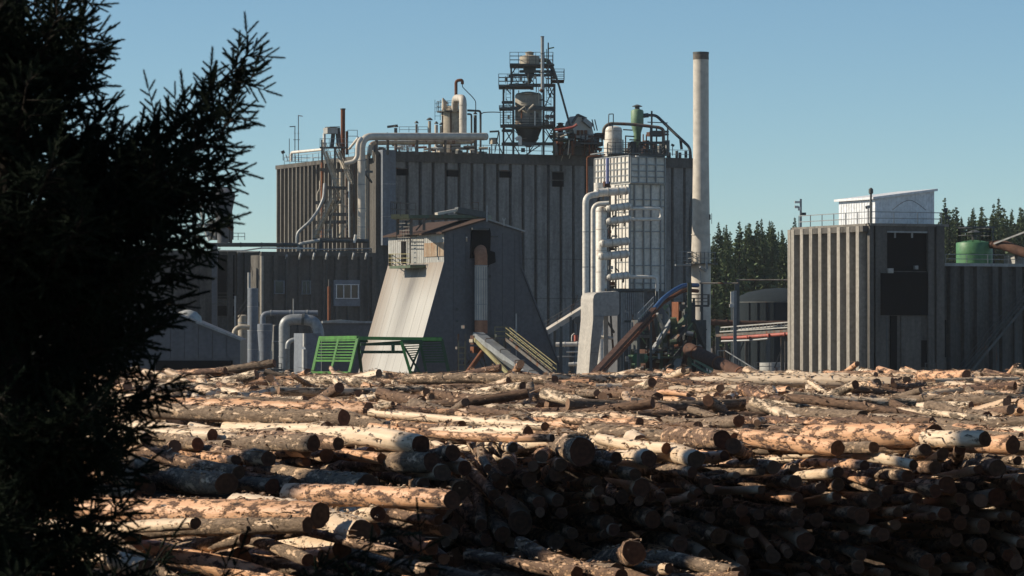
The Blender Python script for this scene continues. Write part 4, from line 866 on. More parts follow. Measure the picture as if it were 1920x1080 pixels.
# ============================================================ RIBBED TOWER ON THE RIGHT
YR = 330
rt = thing("ribbed_tower", "square dark concrete tower with deep sunlit ribs and a black loading opening", "building", FA(1631, YR).pt(0, 0))
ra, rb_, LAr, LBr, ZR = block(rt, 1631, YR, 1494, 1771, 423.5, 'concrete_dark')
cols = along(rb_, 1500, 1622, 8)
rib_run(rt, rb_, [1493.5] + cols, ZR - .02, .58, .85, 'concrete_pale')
MB().obox(rb_.pt(-.05, ZR - .55, .8) , UB * (LBr + .1), UA * .8, ZZ * .55).build("rib_cap", 'concrete_dark', rt)
# corner with front face; piers round the openings
for (x0, x1, d_) in ((1631, 1638, .35), (1642, 1663, .25), (1741, 1752, .35), (1757, 1771, .5)): MB().fbox(ra, x0, 424, x1, 735, -.1, d_).build("pier", 'concrete_dark', rt)
MB().fbox(ra, 1663, 424, 1741, 434, -.1, .25).build("lintel", 'concrete_dark', rt)
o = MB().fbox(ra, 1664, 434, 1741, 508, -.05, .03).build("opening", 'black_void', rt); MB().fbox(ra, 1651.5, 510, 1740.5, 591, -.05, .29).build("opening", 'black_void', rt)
MB().fbox(ra, 1664, 433.5, 1739, 436.5, .0, .32).build("head_rail", 'steel_grey', rt)
for x in (1677, 1709): MB().fbox(ra, x, 436, x + 3, 446, .0, .1).build("bracket", 'steel_grey', rt)
MB().fbox(ra, 1666, 503, 1675.5, 512, .0, .5).build("light_box", 'cladding', rt); MB().fbox(ra, 1716, 498, 1722, 505, .0, .35).build("lamp", 'steel_grey', rt)
MB().fbox(ra, 1651, 509, 1664, 512, .0, .35).build("step_plate", 'steel_dark', rt)
MB().fbox(ra, 1690, 592, 1727, 735, -.05, .15).build("lower_wall", 'concrete_dark', rt)
MB().fbox(ra, 1727, 638, 1760, 688, -.02, .12).build("doorway", 'black_void', rt)
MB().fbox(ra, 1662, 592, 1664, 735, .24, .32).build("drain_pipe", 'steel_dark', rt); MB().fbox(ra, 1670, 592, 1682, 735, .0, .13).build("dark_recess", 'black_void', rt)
MB().rail([ra.at(1735, 702, 1.4), ra.at(1772, 702, 1.4)], h=1.1, step=.9).build("door_railing", 'steel_dark', rt)
MB().obox(ra.pt(-.3, ZR, .35), UA * (LAr + .6), UB * .5, ZZ * .25).obox(rb_.pt(.1, ZR, .4), UB * (LBr + .2), UA * .5, ZZ * .22).build("coping", 'concrete_brown', rt)
MB().rail([rb_.pt(LBr - .1, ZR + .2, -.2), rb_.pt(.3, ZR + .2, -.2), ra.pt(LAr - .2, ZR + .2, -.2)], h=1.2, step=2.4, r=.04, rows=2).build("roof_railing", 'steel_grey', rt)
sh = thing("roof_shed", "white sheeted roof shed with a slanting top on the ribbed tower", "shed", FA(1641, 333).pt(0, ZR))
fa, fb = FA(1641, 333), FB(1641, 333); g0 = fa.at(1641, 423).z
x0, x1 = 1641, 1752; Lb2 = fb.s_of(1573)
zl, zr_ = fa.at(1641, 373.5).z, fa.at(1752, 358.5).z
poly = [fa.pt(0, g0), fa.pt(fa.s_of(1752), g0), fa.pt(fa.s_of(1752), zr_), fa.pt(0, zl)]
MB().prism(poly, UB * Lb2).build("wall", 'shed_white', sh)
top = [fa.pt(-.35, zl - .02), fa.pt(fa.s_of(1752) + .25, zr_ + .02), fa.pt(fa.s_of(1752) + .25, zr_ + .24), fa.pt(-.35, zl + .20)]
MB().prism([p_ - UB * .25 for p_ in top], UB * (Lb2 + .6)).build("roof", 'white_frame', sh)
MB().obox(fb.pt(-.2, zl - .02, .38), UB * (Lb2 + .5), UA * .12, ZZ * .16).build("gutter", 'white_frame', sh)
mb = MB()
for k in range(1, 14): mb.obox(fb.pt(Lb2 * k / 14, g0 + .1, .0), UB * .05, NB * .04, ZZ * (zl - g0 - .25))
for k in range(1, 22):
    s_ = fa.s_of(1752) * k / 22; zt_ = zl + (zr_ - zl) * k / 22; mb.obox(fa.pt(s_, g0 + .1, .0), UA * .05, NA * .04, ZZ * (zt_ - g0 - .2))
mb.build("sheet_seams", 'shed_white', sh, kind='stuff')
MB().tube([P(1633, 422, 328), P(1633, 362, 328)], .1, 8).build("camera_pole", 'steel_dark'); o = bpy.data.objects["camera_pole"]; tag(o, "thin dark pole with a round head at the white roof shed's corner", "pole"); MB().lathe(P(1633, 364, 328), [(.1, 0), (.22, .1), (.22, .45), (.08, .6)], 10).build("round_head", 'steel_dark', o)
t = thing("camera_mast", "slim mast with small white camera boxes on the ribbed tower's left corner", "mast", P(1501.5, 425, 347))
MB().beam(P(1501.5, 430, 347), P(1501.5, 373, 347), .2).build("pole", 'steel_grey', t); MB().box(P(1495, 379, 347), (.55, .3, .22)).box(P(1493.5, 388, 347), (.4, .3, .25)).box(P(1499, 391, 347), (.3, .3, .4)).build("camera_box", 'white_paint', t)
MB().box(P(1506.5, 401, 346.5), (.5, .4, .25)).build("lower_box", 'steel_dark', t)
floodlight(1628, 388, 329, 421, "small floodlight below the pole by the white roof shed's corner", 8, -1, 'steel_grey', 15)
floodlight(1773, 394, 339, 424, "large dark floodlight at the ribbed tower's right roof corner", 11, 1, 'steel_dark', 5)
floodlight(1778, 408, 339, 424, "lower small floodlight under the large one at the tower's right corner", 7, 1, 'steel_dark', 20)
t = thing("sagging_cable", "dark cable draped in an arch on the white roof shed's front", "cable", P(1700, 380, 331)); pipe(t, [(1673, 394, 330), (1690, 380, 330), (1706, 374, 330.5), (1720, 381, 331), (1736, 394, 331)], .55, 'steel_dark', "cable", fillet=.8)
for i, (x, y, x2, y2) in enumerate(((1663, 394, 1660, 420), (1700, 394, 1700, 406))):
    pass
# wing
wg = thing("low_wing", "low dark concrete wing with wide ribs right of the ribbed tower", "building", FA(1768, 340).pt(0, 0))
wa = FA(1770, 341); zw = wa.at(1775, 499).z
MB().obox(wa.pt(0, 0), UA * 20, UB * 12, ZZ * zw).build("wall", 'concrete_dark', wg)
rib_run(wg, wa, (1783, 1809, 1833, 1862, 1880, 1906, 1925), zw - .01, .95, .45, 'concrete_dark', "pier", taper=.3)
MB().obox(wa.pt(-.2, zw, .5), UA * 20.4, UB * 1.0, ZZ * .3).build("coping", 'steel_grey', wg)
MB().fbox(wa, 1771, 600, 1774.5, 670, .2, .35).build("slot_window", 'black_void', wg)
MB().rail([wa.pt(.2, zw + .3, 0), wa.pt(19.8, zw + .3, 0)], h=.9, step=2.5, r=.03).build("roof_railing", 'steel_grey', wg)
t = thing("stair_gantry", "dark inclined gantry climbing in front of the low wing", "gantry", wa.at(1800, 700, 3))
stair(t, wa.at(1795, 712, 2.5), wa.at(1930, 548, 2.5), NA * 1.2, 'steel_dark', "incline"); 
for x, y in ((1830, 668), (1870, 620), (1905, 578)): q = wa.at(x, y, 3); MB().beam(q, Vector((q.x, q.y, 0)), .3).build("leg", 'steel_dark', t)
t = thing("green_tank", "round bright green tank on the low wing's roof", "tank", P(1827, 495, 346))
lathe_px(1827, 347, [(34, 500), (34, 475.5), (34.6, 475.2), (34.6, 474), (34, 473.7), (34, 456.5), (33, 455), (20, 452), (4, 450)], 40).build("shell", 'green_tank', t)
MB().rail([Vector((P(1827, 455, 347).x + math.cos(k * .449) * 1.6, 347 + math.sin(k * .449) * 1.6, P(1827, 455, 347).z)) for k in range(14)], h=1.5, step=1.2, close=True, r=.035).build("railing", 'steel_dark', t)
lathe_px(1827, 347, [(5, 453), (5, 440), (13, 437), (13, 435.5), (3, 431)], 16).build("cap_vent", 'steel_dark', t)
t = thing("tank_gantry", "dark pipe gantry standing over the green tank", "gantry", P(1827, 455, 350))
px_frame(t, (1800, 1862), (349, 352), 500, 425, ((426, 1796, 1866), (434, 1800, 1862)), .12)
t = thing("brown_feed_conveyor", "thick dark brown conveyor arm entering the green tank from the right", "conveyor", P(1930, 480, 344))
MB().tube([P(1856, 459, 346), P(1880, 459, 345), P(1932, 478, 343)], [.35, .5, .5], 14).build("tube", 'rust_dark', t); MB().beam(P(1864, 457, 345), P(1935, 430, 342), .16).build("tie_rod", 'steel_grey', t)
MB().beam(P(1905, 470, 344.5), P(1905, 500, 345), .3).build("leg", 'steel_dark', t)
t = thing("white_roof_cabin", "small white barred cabin at the low wing's right end", "cabin", P(1912, 497, 345)); rbox(t, 1903, 479, 1935, 499, 345, 2, 'cladding', "wall")
for k in range(6): MB().beam(P(1904 + k * 4.5, 498, 344.6), P(1904 + k * 4.5, 470, 344.6), .08).build("bar", 'steel_grey', t)

# ============================================================ SLOPING CHIP BUILDING
YW = 340
wf = FA(834, YW)
wd = thing("sloping_building", "tall A-shaped building with white sloping side wall and dark gable front", "building", wf.pt(0, 0))
prof = [(762, 735), (777, 697), (798, 626), (834, 491), (834, 436), (912, 412.5), (975, 433), (977, 502), (1010, 590), (1046, 677), (1068, 735)]
pp = [wf.at(x, y) for x, y in prof]; DB = 14.2
MB().add(pp, [tuple(range(len(pp)))]).build("gable_wall", 'cladding_grey', wd, sm=False)
def strip(i, j, name, mat, uv=False, back=DB):
    p, q = pp[i], pp[j]
    o = MB().add([p, q, q + UB * back, p + UB * back], [(0, 3, 2, 1)]).build(name, mat, wd, sm=False)
    if uv:
        l = o.data.uv_layers.new(name="UVMap"); co = {0: (0, 0), 1: (0, 1), 2: (1, 1), 3: (1, 0)}
        for lp in o.data.loops: l.data[lp.index].uv = co[lp.vertex_index]
    return o
mid = pp[1].lerp(pp[3], 0)
# one clean slope from ground to knee
pp[0] = pp[3] + (pp[1] - pp[3]) * ((pp[3].z) / (pp[3].z - pp[1].z)); pp[2] = pp[3] + (pp[1] - pp[3]) * .67
def quadp(p, q, name, mat, uv=True, out=None):
    o = MB().add([p, q, q + UB * DB, p + UB * DB], [(0, 3, 2, 1)]).build(name, mat, wd, sm=False)
    l = o.data.uv_layers.new(name="UVMap"); co = {0: (0, 0), 1: (0, 1), 2: (1, 1), 3: (1, 0)}
    for lp in o.data.loops: l.data[lp.index].uv = co[lp.vertex_index]
    return o
quadp(pp[0], pp[3], "sloping_wall", 'sloping_wall'); 
quadp(pp[3], pp[4], "upper_side_wall", 'cladding'); quadp(pp[6], pp[7], "right_side_wall", 'cladding_grey'); quadp(pp[7], pp[10], "right_sloping_wall", 'cladding_grey')
MB().add([p + UB * DB for p in pp], [tuple(range(len(pp) - 1, -1, -1))]).build("rear_wall", 'cladding_grey', wd, sm=False)
for i, j, nm in ((4, 5, "left_roof"), (6, 5, "right_roof")):
    e = (pp[i] - pp[j]).normalized() * .5; MB().obox(pp[j] - UB * .3, (pp[i] - pp[j]) + e, UB * (DB + .6), ZZ * .16).build(nm, 'roof_rust' if i == 4 else 'steel_grey', wd)
sl_n = (pp[3] - pp[0]).cross(UB).normalized(); sl_n = sl_n if sl_n.dot(NB) > 0 else -sl_n
mb = MB()
for k in range(1, 30):
    o_ = UB * (DB * k / 30)
    if k % 4 == 0: mb.obox(pp[0] + o_, UB * .04, pp[3] - pp[0], sl_n * .015)
    mb.obox(pp[3] + o_ + NB * .0, UB * .04, pp[4] - pp[3], NB * .03)
mb.build("standing_seams", 'sloping_wall', wd, kind='stuff')
for p_, q_ in ((pp[0], pp[3]), (pp[3], pp[4]), (pp[4], pp[5]), (pp[5], pp[6]), (pp[6], pp[7]), (pp[7], pp[10])): MB().beam(p_ + NA * .06, q_ + NA * .06, .22, .14).build("edge_flashing", 'cladding_grey', wd)
# sheets of the gable wall, seams proud
for k, x in enumerate((850, 873, 896, 919, 942, 965, 988, 1011, 1034)):
    zt_ = wf.at(x, 438 if x < 975 else 530 + (x - 985) * 2.4).z
    if x < 975: MB().obox(wf.pt(wf.s_of(x), 0), UA * .05, NA * .045, ZZ * (zt_ - 0)).build("sheet_seam", 'cladding_grey', wd)
fbw = FB(834, YW)
MB().fbox(fbw, 795, 455, 832, 481, .0, .10).build("rusty_sheet", 'stained', wd, label="rust-stained cladding sheet under the eave")
MB().fbox(fbw, 752, 452, 759, 494, .0, .12).build("door_slot", 'black_void', wd)
MB().fbox(fbw, 750, 499, 770, 514, -1.2, .05).build("wall_recess", 'black_void', wd)
# little balcony and ladder on the lit side
bl = thing("wall_balcony", "small green-railed balcony with ladder on the sloping building's side wall", "balcony", fbw.at(745, 500, 1))
MB().fbox(fbw, 730, 498, 769, 503, .1, 1.8).build("floor", 'green_machine', bl)
MB().rail([fbw.at(729, 499, 1.7), fbw.at(768, 499, 1.7)], h=1.25, step=.9, rows=3).build("railing", 'yellow_rail', bl); MB().rail([fbw.at(729, 499, 1.7), fbw.at(733, 499, .1)], h=1.25, step=.9, rows=3).build("railing", 'yellow_rail', bl)
MB().ladder(fbw.at(766, 494, .6), fbw.at(766, 412, .6), .55, UB).build("ladder", 'steel_dark', bl); MB().ladder(fbw.at(757, 452, .7), fbw.at(757, 415, .7), .5, UB).build("ladder", 'steel_dark', bl)
mb = MB()
for k in range(7): z = k / 6; mb.beam(fbw.at(745, 412 + z * 40, 1.2), fbw.at(770, 412 + z * 40, 1.2), .07)
mb.beam(fbw.at(744, 410, 1.2), fbw.at(744, 450, 1.2), .09).beam(fbw.at(770, 410, 1.2), fbw.at(770, 494, 1.2), .09); mb.build("ladder_cage", 'steel_worn', bl)
pf = thing("roof_walkway", "green and yellow walkway platform crossing above the sloping building's roof", "platform", P(820, 410, 341))
fw = Face(733, 344, (UA * .9 + UB * .1).normalized(), NA)
p0, p1 = P(733, 410, 340), P(914, 409, 346); wv = Vector((.4, 4, 0))
MB().obox(p0, p1 - p0, wv, ZZ * .35).build("deck", 'green_machine', pf); MB().obox(p0 - Vector((0, .06, 0)) , (p1 - p0) * .18, Vector((0, .05, 0)), ZZ * .42).build("kick_plate", 'yellow_rail', pf)
MB().rail([p0 + ZZ * .35, P(768, 407, 341)], h=1.35, step=1.0, rows=2).build("railing", 'steel_worn', pf); MB().rail([p0 + ZZ * .35, p0 + wv + ZZ * .35, p0.lerp(p1, .2) + wv + ZZ * .35], h=1.35, step=1.3, rows=2).build("railing", 'steel_worn', pf)
MB().rail([P(868, 403, 349), P(897, 401, 350)], h=1.2, step=1.2).build("far_railing", 'steel_worn', pf)
MB().beam(P(818, 401, 344), P(858, 393.5, 345), .7, .25).build("belt_cover", 'lagging', pf); MB().beam(P(855, 394, 345), P(912, 404, 346), 1.2, .6).build("conveyor_hood", 'steel_dark', pf)
for x, y in ((746, 440), (771, 440), (795, 432), (912, 412)): MB().beam(P(x, 409, 341.5), P(x, y, 341.5), .28).build("leg", 'steel_worn', pf)
MB().beam(P(780, 432, 342), P(800, 409, 342), .14).build("brace", 'steel_dark', pf); MB().beam(P(746, 432, 341), P(770, 412, 341), .12).build("brace", 'steel_dark', pf)
t = thing("mast_light", "thin mast rising from the sloping building's ridge", "mast", P(913, 412, 341)); MB().beam(P(913, 416, 341), P(913, 385, 341), .14).build("pole", 'steel_grey', t)
t = thing("ridge_aerial", "small Y-shaped aerial on the right roof slope of the gable", "aerial", P(945, 420, 342)); MB().beam(P(945, 424, 342), P(945, 415, 342), .12).beam(P(945, 415, 342), P(942, 409, 342), .1).beam(P(945, 415, 342), P(948, 409, 342), .1).build("rods", 'cladding', t)
# black irregular opening on the gable with the chute
ob = MB().prism([wf.at(x, y, .05) for x, y in ((883, 436), (886, 428), (917, 428), (919, 436), (918, 470), (927, 473), (928, 492), (915, 497), (912, 512), (905, 482), (881, 484), (882, 470))], NA * .18).build("dark_opening", 'black_void', wd)
MB().fbox(wf, 886, 427, 917, 431, .2, .8).build("hood", 'steel_dark', ob)
for x, y, r in ((857, 580, 3), (857, 602, 2.6), (1006, 676, 5), (1034, 673, 3), (918, 518, 3)): MB().tube([wf.at(x, y, 0), wf.at(x, y, .15)], S(r, 340), 12).build("wall_hole", 'steel_dark', wd)
t = thing("wall_lamp", "small lamp on a bracket left of the dark gable opening", "lamp", wf.at(875, 448, .3)); MB().beam(wf.at(875, 452, .1), wf.at(875, 445, .6), .15).build("bracket", 'lagging', t); MB().beam(wf.at(920, 443, .1), wf.at(934, 444, .6), .12).build("long_bracket", 'steel_dark', t)
cu = thing("drop_chute", "upright white chute with rusty top and foot on the dark gable wall", "chute", wf.at(902, 625, .6))
def cpt(x, y, o): return wf.at(x, y, o)
MB().tube([cpt(900, 468, -.4), cpt(901, 473, .55), cpt(902, 480, .8), cpt(902, 497, .8)], S(12, 340), 20).build("rusty_elbow", 'rust_light', cu)
MB().tube([cpt(902, 497, .8), cpt(902, 600, .8)], S(11.8, 340), 24).build("white_barrel", 'lagging', cu); MB().tube([cpt(902, 600, .8), cpt(902, 625, .8)], S(12.1, 340), 24).build("rusty_foot", 'rust_light', cu)
for y in (497, 523, 570, 599.5): MB().tube([cpt(902, y, .8), cpt(902, y + 1.2, .8)], S(12.5, 340), 24).build("band", 'steel_grey', cu)
mb = MB()
for k in range(9): o_ = S(11.9, 340); an = R(180 + 22.5 * k); q = cpt(902, 600, .8) + Vector((math.cos(an) * o_, math.sin(an) * o_, 0)); mb.beam(q, q + ZZ * (cpt(902, 500, .8).z - q.z), .07)
mb.build("stave_lines", 'steel_grey', cu)
gc = thing("gable_conveyor", "inclined grey conveyor with yellow handrails descending from the drop chute", "conveyor", P(900, 640, 335))
A2, B2 = P(896, 628, 334), P(1022, 722, 322)
MB().beam(A2, B2, 1.1, .55).build("trough", 'steel_grey', gc); MB().beam(P(890, 636, 333.5), P(956, 704, 326), .22, .34).build("side_beam", 'yellow_rail', gc)
MB().beam(P(905, 648, 333), P(1000, 718, 322), .2, .3).build("lower_beam", 'steel_dark', gc)
for u in (.2, .42, .64, .84):
    q = A2.lerp(B2, u); MB().tube([q + Vector((-.5, -.35, .25)), q + Vector((-.5, -.35, .6)), q + Vector((.5, -.35, .6)), q + Vector((.5, -.35, .25))], .05, 6, fillet=.2).build("hoop", 'steel_worn', gc)
gs = thing("gable_stair", "yellow-railed stair going down to the right before the dark gable wall", "stairs", P(1030, 700, 330))
stair(gs, P(948, 636, 331), P(1036, 706, 322), Vector((.4, 1.3, 0)), 'steel_worn', "stair_flight", 'yellow_rail')
p_ = MB().obox(P(928, 638, 331), P(952, 638, 331) - P(928, 638, 331), Vector((0, 1.6, 0)), ZZ * .15).build("landing", 'steel_worn', gs); MB().rail([P(928, 638, 331), P(952, 638, 331)], h=1.3, step=.9, rows=3).build("railing", 'yellow_rail', p_)
for x in (859, 873, 932, 948): MB().beam(Vector((P(x, 640, 333).x, 333, 0)), P(x, 632 if x > 900 else 626, 333), .2).build("post", 'steel_worn', gs)
t = thing("pole_prop", "rust-brown leaning prop under the drop chute's foot", "prop", P(870, 704, 331)); MB().tube([P(864, 716, 330), P(904, 660, 332)], .24, 10).build("prop_pole", 'rust', t)
t = thing("chute_drive", "small cluster of drive boxes at the drop chute's foot", "machinery", P(900, 640, 334))
for (x0, y0, x1, y1, m) in ((888, 629, 897, 646, 'rust_dark'), (897, 627, 928, 634, 'steel_dark'), (905, 634, 918, 660, 'steel_dark'), (860, 650, 873, 655, 'steel_worn'), (871, 610, 876, 616, 'steel_dark'), (888, 650, 902, 662, 'rust'), (931, 627, 943, 632, 'steel_dark'), (886, 636, 894, 642, 'beige')): rbox(t, x0, y0, x1, y1, 333.5, .8, m, "drive_box")
for k in range(20):
    x = rd.uniform(862, 935); y = rd.uniform(640, 690); MB().beam(P(x, y, 333), P(x + rd.uniform(-12, 14), y + rd.uniform(4, 26), 333), rd.uniform(.08, .18)).build("strut", rd.choice(['steel_dark', 'steel_worn', 'rust_dark']), t)
MB().ladder(P(866, 706, 332), P(866, 640, 332), .6, step=.5).build("ladder", 'yellow_rail', t); MB().ladder(P(940, 706, 332), P(940, 640, 332), .5, step=.5).build("ladder", 'yellow_rail', t)
t = thing("gable_aerial_post", "thin grey post standing before the gable wall's right half", "post", Vector((P(968, 620, 335).x, 335, 0))); MB().beam(Vector((P(968, 620, 335).x, 335, 0)), P(968, 588, 335), .13).build("post", 'cladding', t); MB().beam(P(964, 618, 335), P(968, 622, 335), .3).build("post", 'cladding', t)
t = thing("steel_post", "dark upright post at the gable wall's right foot", "post", Vector((P(1050, 620, 335).x, 335, 0))); MB().beam(Vector((P(1050, 620, 335).x, 335, 0)), P(1052, 612, 335), .28).build("post", 'steel_dark', t)

# ============================================================ GREEN GANTRY
YG = 312
gg = thing("green_gantry", "bright green steel gantry with slatted leaning ends before the sloping building", "gantry", P(700, 720, YG))
def leaning(parent, quad, Y, nbars, mat, w=.34, mid=True, dY=0.0, dT=0.0):
    """slatted frame; quad = top left, top right, bottom right, bottom left in pixels"""
    tl, tr, br, bl_ = [P(x, y, Y + d_) for (x, y), d_ in zip(quad, (dT, dY + dT, dY, 0))]
    fr_ = MB()
    for p_, q_ in ((tl, tr), (tr, br), (br, bl_), (bl_, tl)): fr_.beam(p_, q_, w, w * .8)
    if mid: fr_.beam(tl.lerp(tr, .5), bl_.lerp(br, .5), w * .8, w * .7)
    fo = fr_.build("end_frame", mat, parent)
    for k in range(1, nbars):
        u = k / nbars * .66; MB().beam(tl.lerp(bl_, u), tr.lerp(br, u), w * .38, w * .45).build("slat", mat, fo)
    MB().beam(tl.lerp(bl_, .66), tr.lerp(br, .66), w * .7).build("cross_bar", mat, fo)
    MB().beam(tl, tr, w * 1.5, w * 1.4).build("head_beam", mat, fo)
leaning(gg, ((600, 634), (671, 633), (655, 699), (586, 698)), YG, 8, 'green_paint', .24, dY=-2.6, dT=1.6)
leaning(gg, ((752, 641), (792, 640), (768, 697), (788, 700)), YG + 2, 9, 'green_dark', .22, False)
leaning(gg, ((786, 636), (828, 635), (842, 700), (800, 700)), YG + 4, 9, 'green_dark', .24, False)
for (x0, y0, x1, y1, Y0_, Y1_, w_, nm, m) in ((672, 634, 828, 636, YG, YG + 4, .3, "long_beam", 'green_paint'), (676, 646, 756, 645, YG + 1, YG + 2, .22, "long_beam", 'green_dark'), (676, 660, 758, 660, YG + 1, YG + 2, .26, "long_beam", 'green_dark'),
        (752, 640, 770, 700, YG + 1, YG + 1, .26, "leg", 'green_paint'), (737, 645, 737, 660, YG + 1, YG + 1, .3, "hanger", 'green_dark'), (671, 633, 678, 700, YG + 2, YG + 5, .26, "leg", 'green_dark'), (828, 636, 842, 700, YG + 4, YG + 4, .3, "leg", 'green_dark'), (600, 636, 690, 640, YG + 3, YG + 3, .2, "rear_beam", 'green_dark'), (828, 636, 676, 646, YG + 5, YG + 3, .2, "rear_beam", 'green_dark')):
    MB().beam(P(x0, y0, Y0_), P(x1, y1, Y1_), w_, w_).build(nm, m, gg)
mb = MB()
for k in range(34): u = k / 33; q = P(674, 633, YG).lerp(P(826, 634.5, YG + 4), u); mb.beam(q, q + Vector((0, 2.2, 0)), .07, .07)
mb.build("grating_bars", 'green_dark', gg)
for x, Y in ((588, YG), (655, YG), (622, YG), (770, YG + 1), (841, YG + 4), (790, YG + 2)): q = P(x, 699, Y); MB().beam(q, Vector((q.x, q.y, 0)), .3).build("foot", 'green_paint', gg)

# ============================================================ LOW BUILDING AT THE LEFT WITH PIPES ON ITS ROOF
YL = 425
lw = thing("low_mill_building", "low dark concrete building with pilasters and small windows left of the mill", "building", FA(490, YL).pt(0, 0))
la, lb, LAl, LBl, ZL = block(lw, 490, YL, 470, 704, 478, 'concrete_dark')
rib_run(lw, la, along(la, 492, 700, 10), ZL + .15, .75, .32, 'concrete_dark', "pilaster", taper=.3)
MB().obox(la.pt(-.1, ZL - .1, .3), UA * (LAl + .2), UB * .4, ZZ * .5).build("parapet", 'concrete_dark', lw)
MB().fbox(la, 490, 480, 494, 590, .0, .5).build("corner_strip", 'concrete_pale', lw)
def window(parent, face, x0, y0, x1, y1, npane, out=.3, fm='white_frame', pale=None):
    w_ = MB().fbox(face, x0, y0, x1, y1, -.05, out).build("window", pale or 'cladding_grey', parent)
    e = 1.6
    xs = [x0 + e + (x1 - x0 - 2 * e) * k / npane for k in range(npane + 1)]
    for k in range(npane): MB().fbox(face, xs[k] + .7, y0 + e, xs[k + 1] - .7, y1 - e, out, out + .02).build("pane", 'pane_glass', w_)
    fr_ = MB()
    for xx in xs: fr_.fbox(face, xx - .7, y0 + .6, xx + .7, y1 - .6, out, out + .08)
    fr_.build("mullion", fm, w_); MB().fbox(face, x0, y0, x1, y0 + 1.3, out, out + .09).build("frame_head", fm, w_); MB().fbox(face, x0, y1 - 1.3, x1, y1, out, out + .12).build("sill", fm, w_)
MB().fbox(la, 626, 525, 675, 574, -.05, .36).build("window_panel", 'cladding_blue', lw, label="pale panel surrounding the three-part window")
window(lw, la, 629.5, 533, 673.5, 560, 3, .40); window(lw, la, 514, 526, 534, 551, 1, .34, 'cladding_blue', 'cladding_blue'); window(lw, la, 565, 526, 583.5, 552, 2, .34, 'cladding_blue')
for x in (537, 612, 690): MB().fbox(la, x, 480, x + 1.4, 610, .3, .45).build("drain_pipe", 'steel_dark', lw)
lw2 = thing("far_left_block", "set-back dark concrete block half hidden behind the conifer", "building", FA(345, 436).pt(0, 0))
l2 = FA(300, 432); z2 = l2.at(400, 470).z; MB().obox(l2.pt(-14, 0), UA * (l2.s_of(488) + 14), UB * 14, ZZ * z2).build("wall", 'concrete_dark', lw2)
rib_run(lw2, l2, (352, 378, 430, 448, 462), z2, .7, .35, 'concrete_dark', "pilaster"); MB().fbox(l2, 408, 478, 440, 560, .0, .1).build("dark_bay", 'black_void', lw2); MB().fbox(l2, 405, 574, 440, 592, .0, .12).build("dark_bay", 'black_void', lw2)
for y in (549, 556, 565, 571): MB().fbox(l2, 405, y, 442, y + 1, .1, .25).build("louvre", 'steel_dark', lw2)
MB().rail([P(335, 450, 433), P(384, 450, 433)], h=.9, step=1.0).rail([P(434, 450, 436), P(459, 450, 436)], h=.9, step=.9).build("roof_railing", 'steel_grey', lw2)
t = thing("grey_wall_duct", "tall grey square duct up the far left block, by the conifer's edge", "duct", Vector((P(402, 600, 426).x, 426, 0))); MB().obox(Vector((P(397, 600, 426).x, 426, 0)), Vector((S(10, 426), 0, 0)), Vector((0, .8, 0)), ZZ * P(400, 458, 426).z).build("duct", 'cladding_grey', t)
for y in (470, 520, 570): MB().box(P(402, y, 425.9), (.8, .2, .12)).build("clamp", 'steel_dark', t)
for pts, r, m, lab, fl in (
    ([(385, 459, 430), (556, 459, 434), (566, 462, 434)], 3.8, 'steel_dark', "long dark level pipe running across the low building's roof", 4),
    ([(560, 470, 434), (560, 458, 434), (574, 455, 434), (600, 450.5, 434)], 3.4, 'cladding', "cream pipe end with elbow over the low building's roof", 2),
    ([(598, 451, 434), (690, 452, 437)], 3.6, 'steel_dark', "grey pipe continuing under the stair tower to the main duct", 2),
    ([(405, 470, 428), (455, 470, 429), (490, 465, 430), (590, 466, 432)], 1.4, 'white_paint', "thin white pipe wandering along the low building's roof", 0),
    ([(590, 468, 432), (696, 466, 435)], 1.3, 'steel_grey', "thin grey pipe at the right of the low building's roof", 0),
    ([(444, 473, 426), (486, 472, 426)], 1.2, 'cladding', "short cream pipe at the low building's left end", 0)):
    t = thing("roof_pipe", lab, "pipe", P(*pts[0]), "pipes over the low building"); pipe(t, pts, r, m, flanges=fl, fillet=.5)
    MB().beam(P(*pts[0]) + Vector((.3, 0, 0)), P(pts[0][0] + 4, 480, pts[0][2]), .18).build("support", 'steel_dark', t); MB().beam(P(*pts[-1]), P(pts[-1][0], 480, pts[-1][2]), .18).build("support", 'steel_dark', t)
t = thing("pipe_trestle", "row of short white trestle legs along the low building's parapet", "trestle", P(600, 480, 424))
for x in (510, 537, 562, 588, 612, 636, 662, 686): MB().beam(P(x, 486, 426.5), P(x, 473, 426.5), .16).tube([P(x - 1.2, 486, 426.3), P(x, 481, 426), P(x + 1.5, 475, 426.3)], .13, 6).build("leg", 'cladding', t)
MB().beam(P(506, 474, 427), P(694, 471, 431), .2).build("top_rail", 'steel_dark', t)
t = thing("rust_red_pipe", "upright rust-red pipe before the low building's wall", "pipe", P(617, 616, 415)); pipe(t, [(617, 690, 415), (617, 537, 415)], 3.0, 'rust'); pipe(t, [(617, 538, 415), (617, 524, 415)], 1.6, 'steel_dark', "top_stub")
hp = thing("left_hopper", "grey hopper tower with inverted cone peeping out behind the conifer", "hopper", P(415, 455, 432))
MB().lathe(P(418, 455, 432) , [(.7, -.3), (.75, 1.9), (1.5, 5.6), (1.5, 6.2), (.5, 6.8)], 20).build("cone", 'cladding_grey', hp)
rbox(hp, 404, 412, 438, 449, 433, 3, 'steel_dark', "machine_house"); pipe(hp, [(437, 430, 430), (428, 424, 430)], 4, 'rust_dark', "motor"); pipe(hp, [(372, 372, 431), (384, 430, 431), (392, 452, 431)], 2.0, 'white_paint', "white_pipe"); MB().frame(P(398, 455, 434), 4.5, 3, 6.8, (2.2, 4.5, 6.8), .25).build("support_frame", 'steel_dark', hp)
MB().fbox(Face(395, 431), 388, 376, 408, 400, 0, .6).build("casing", 'lagging', hp)
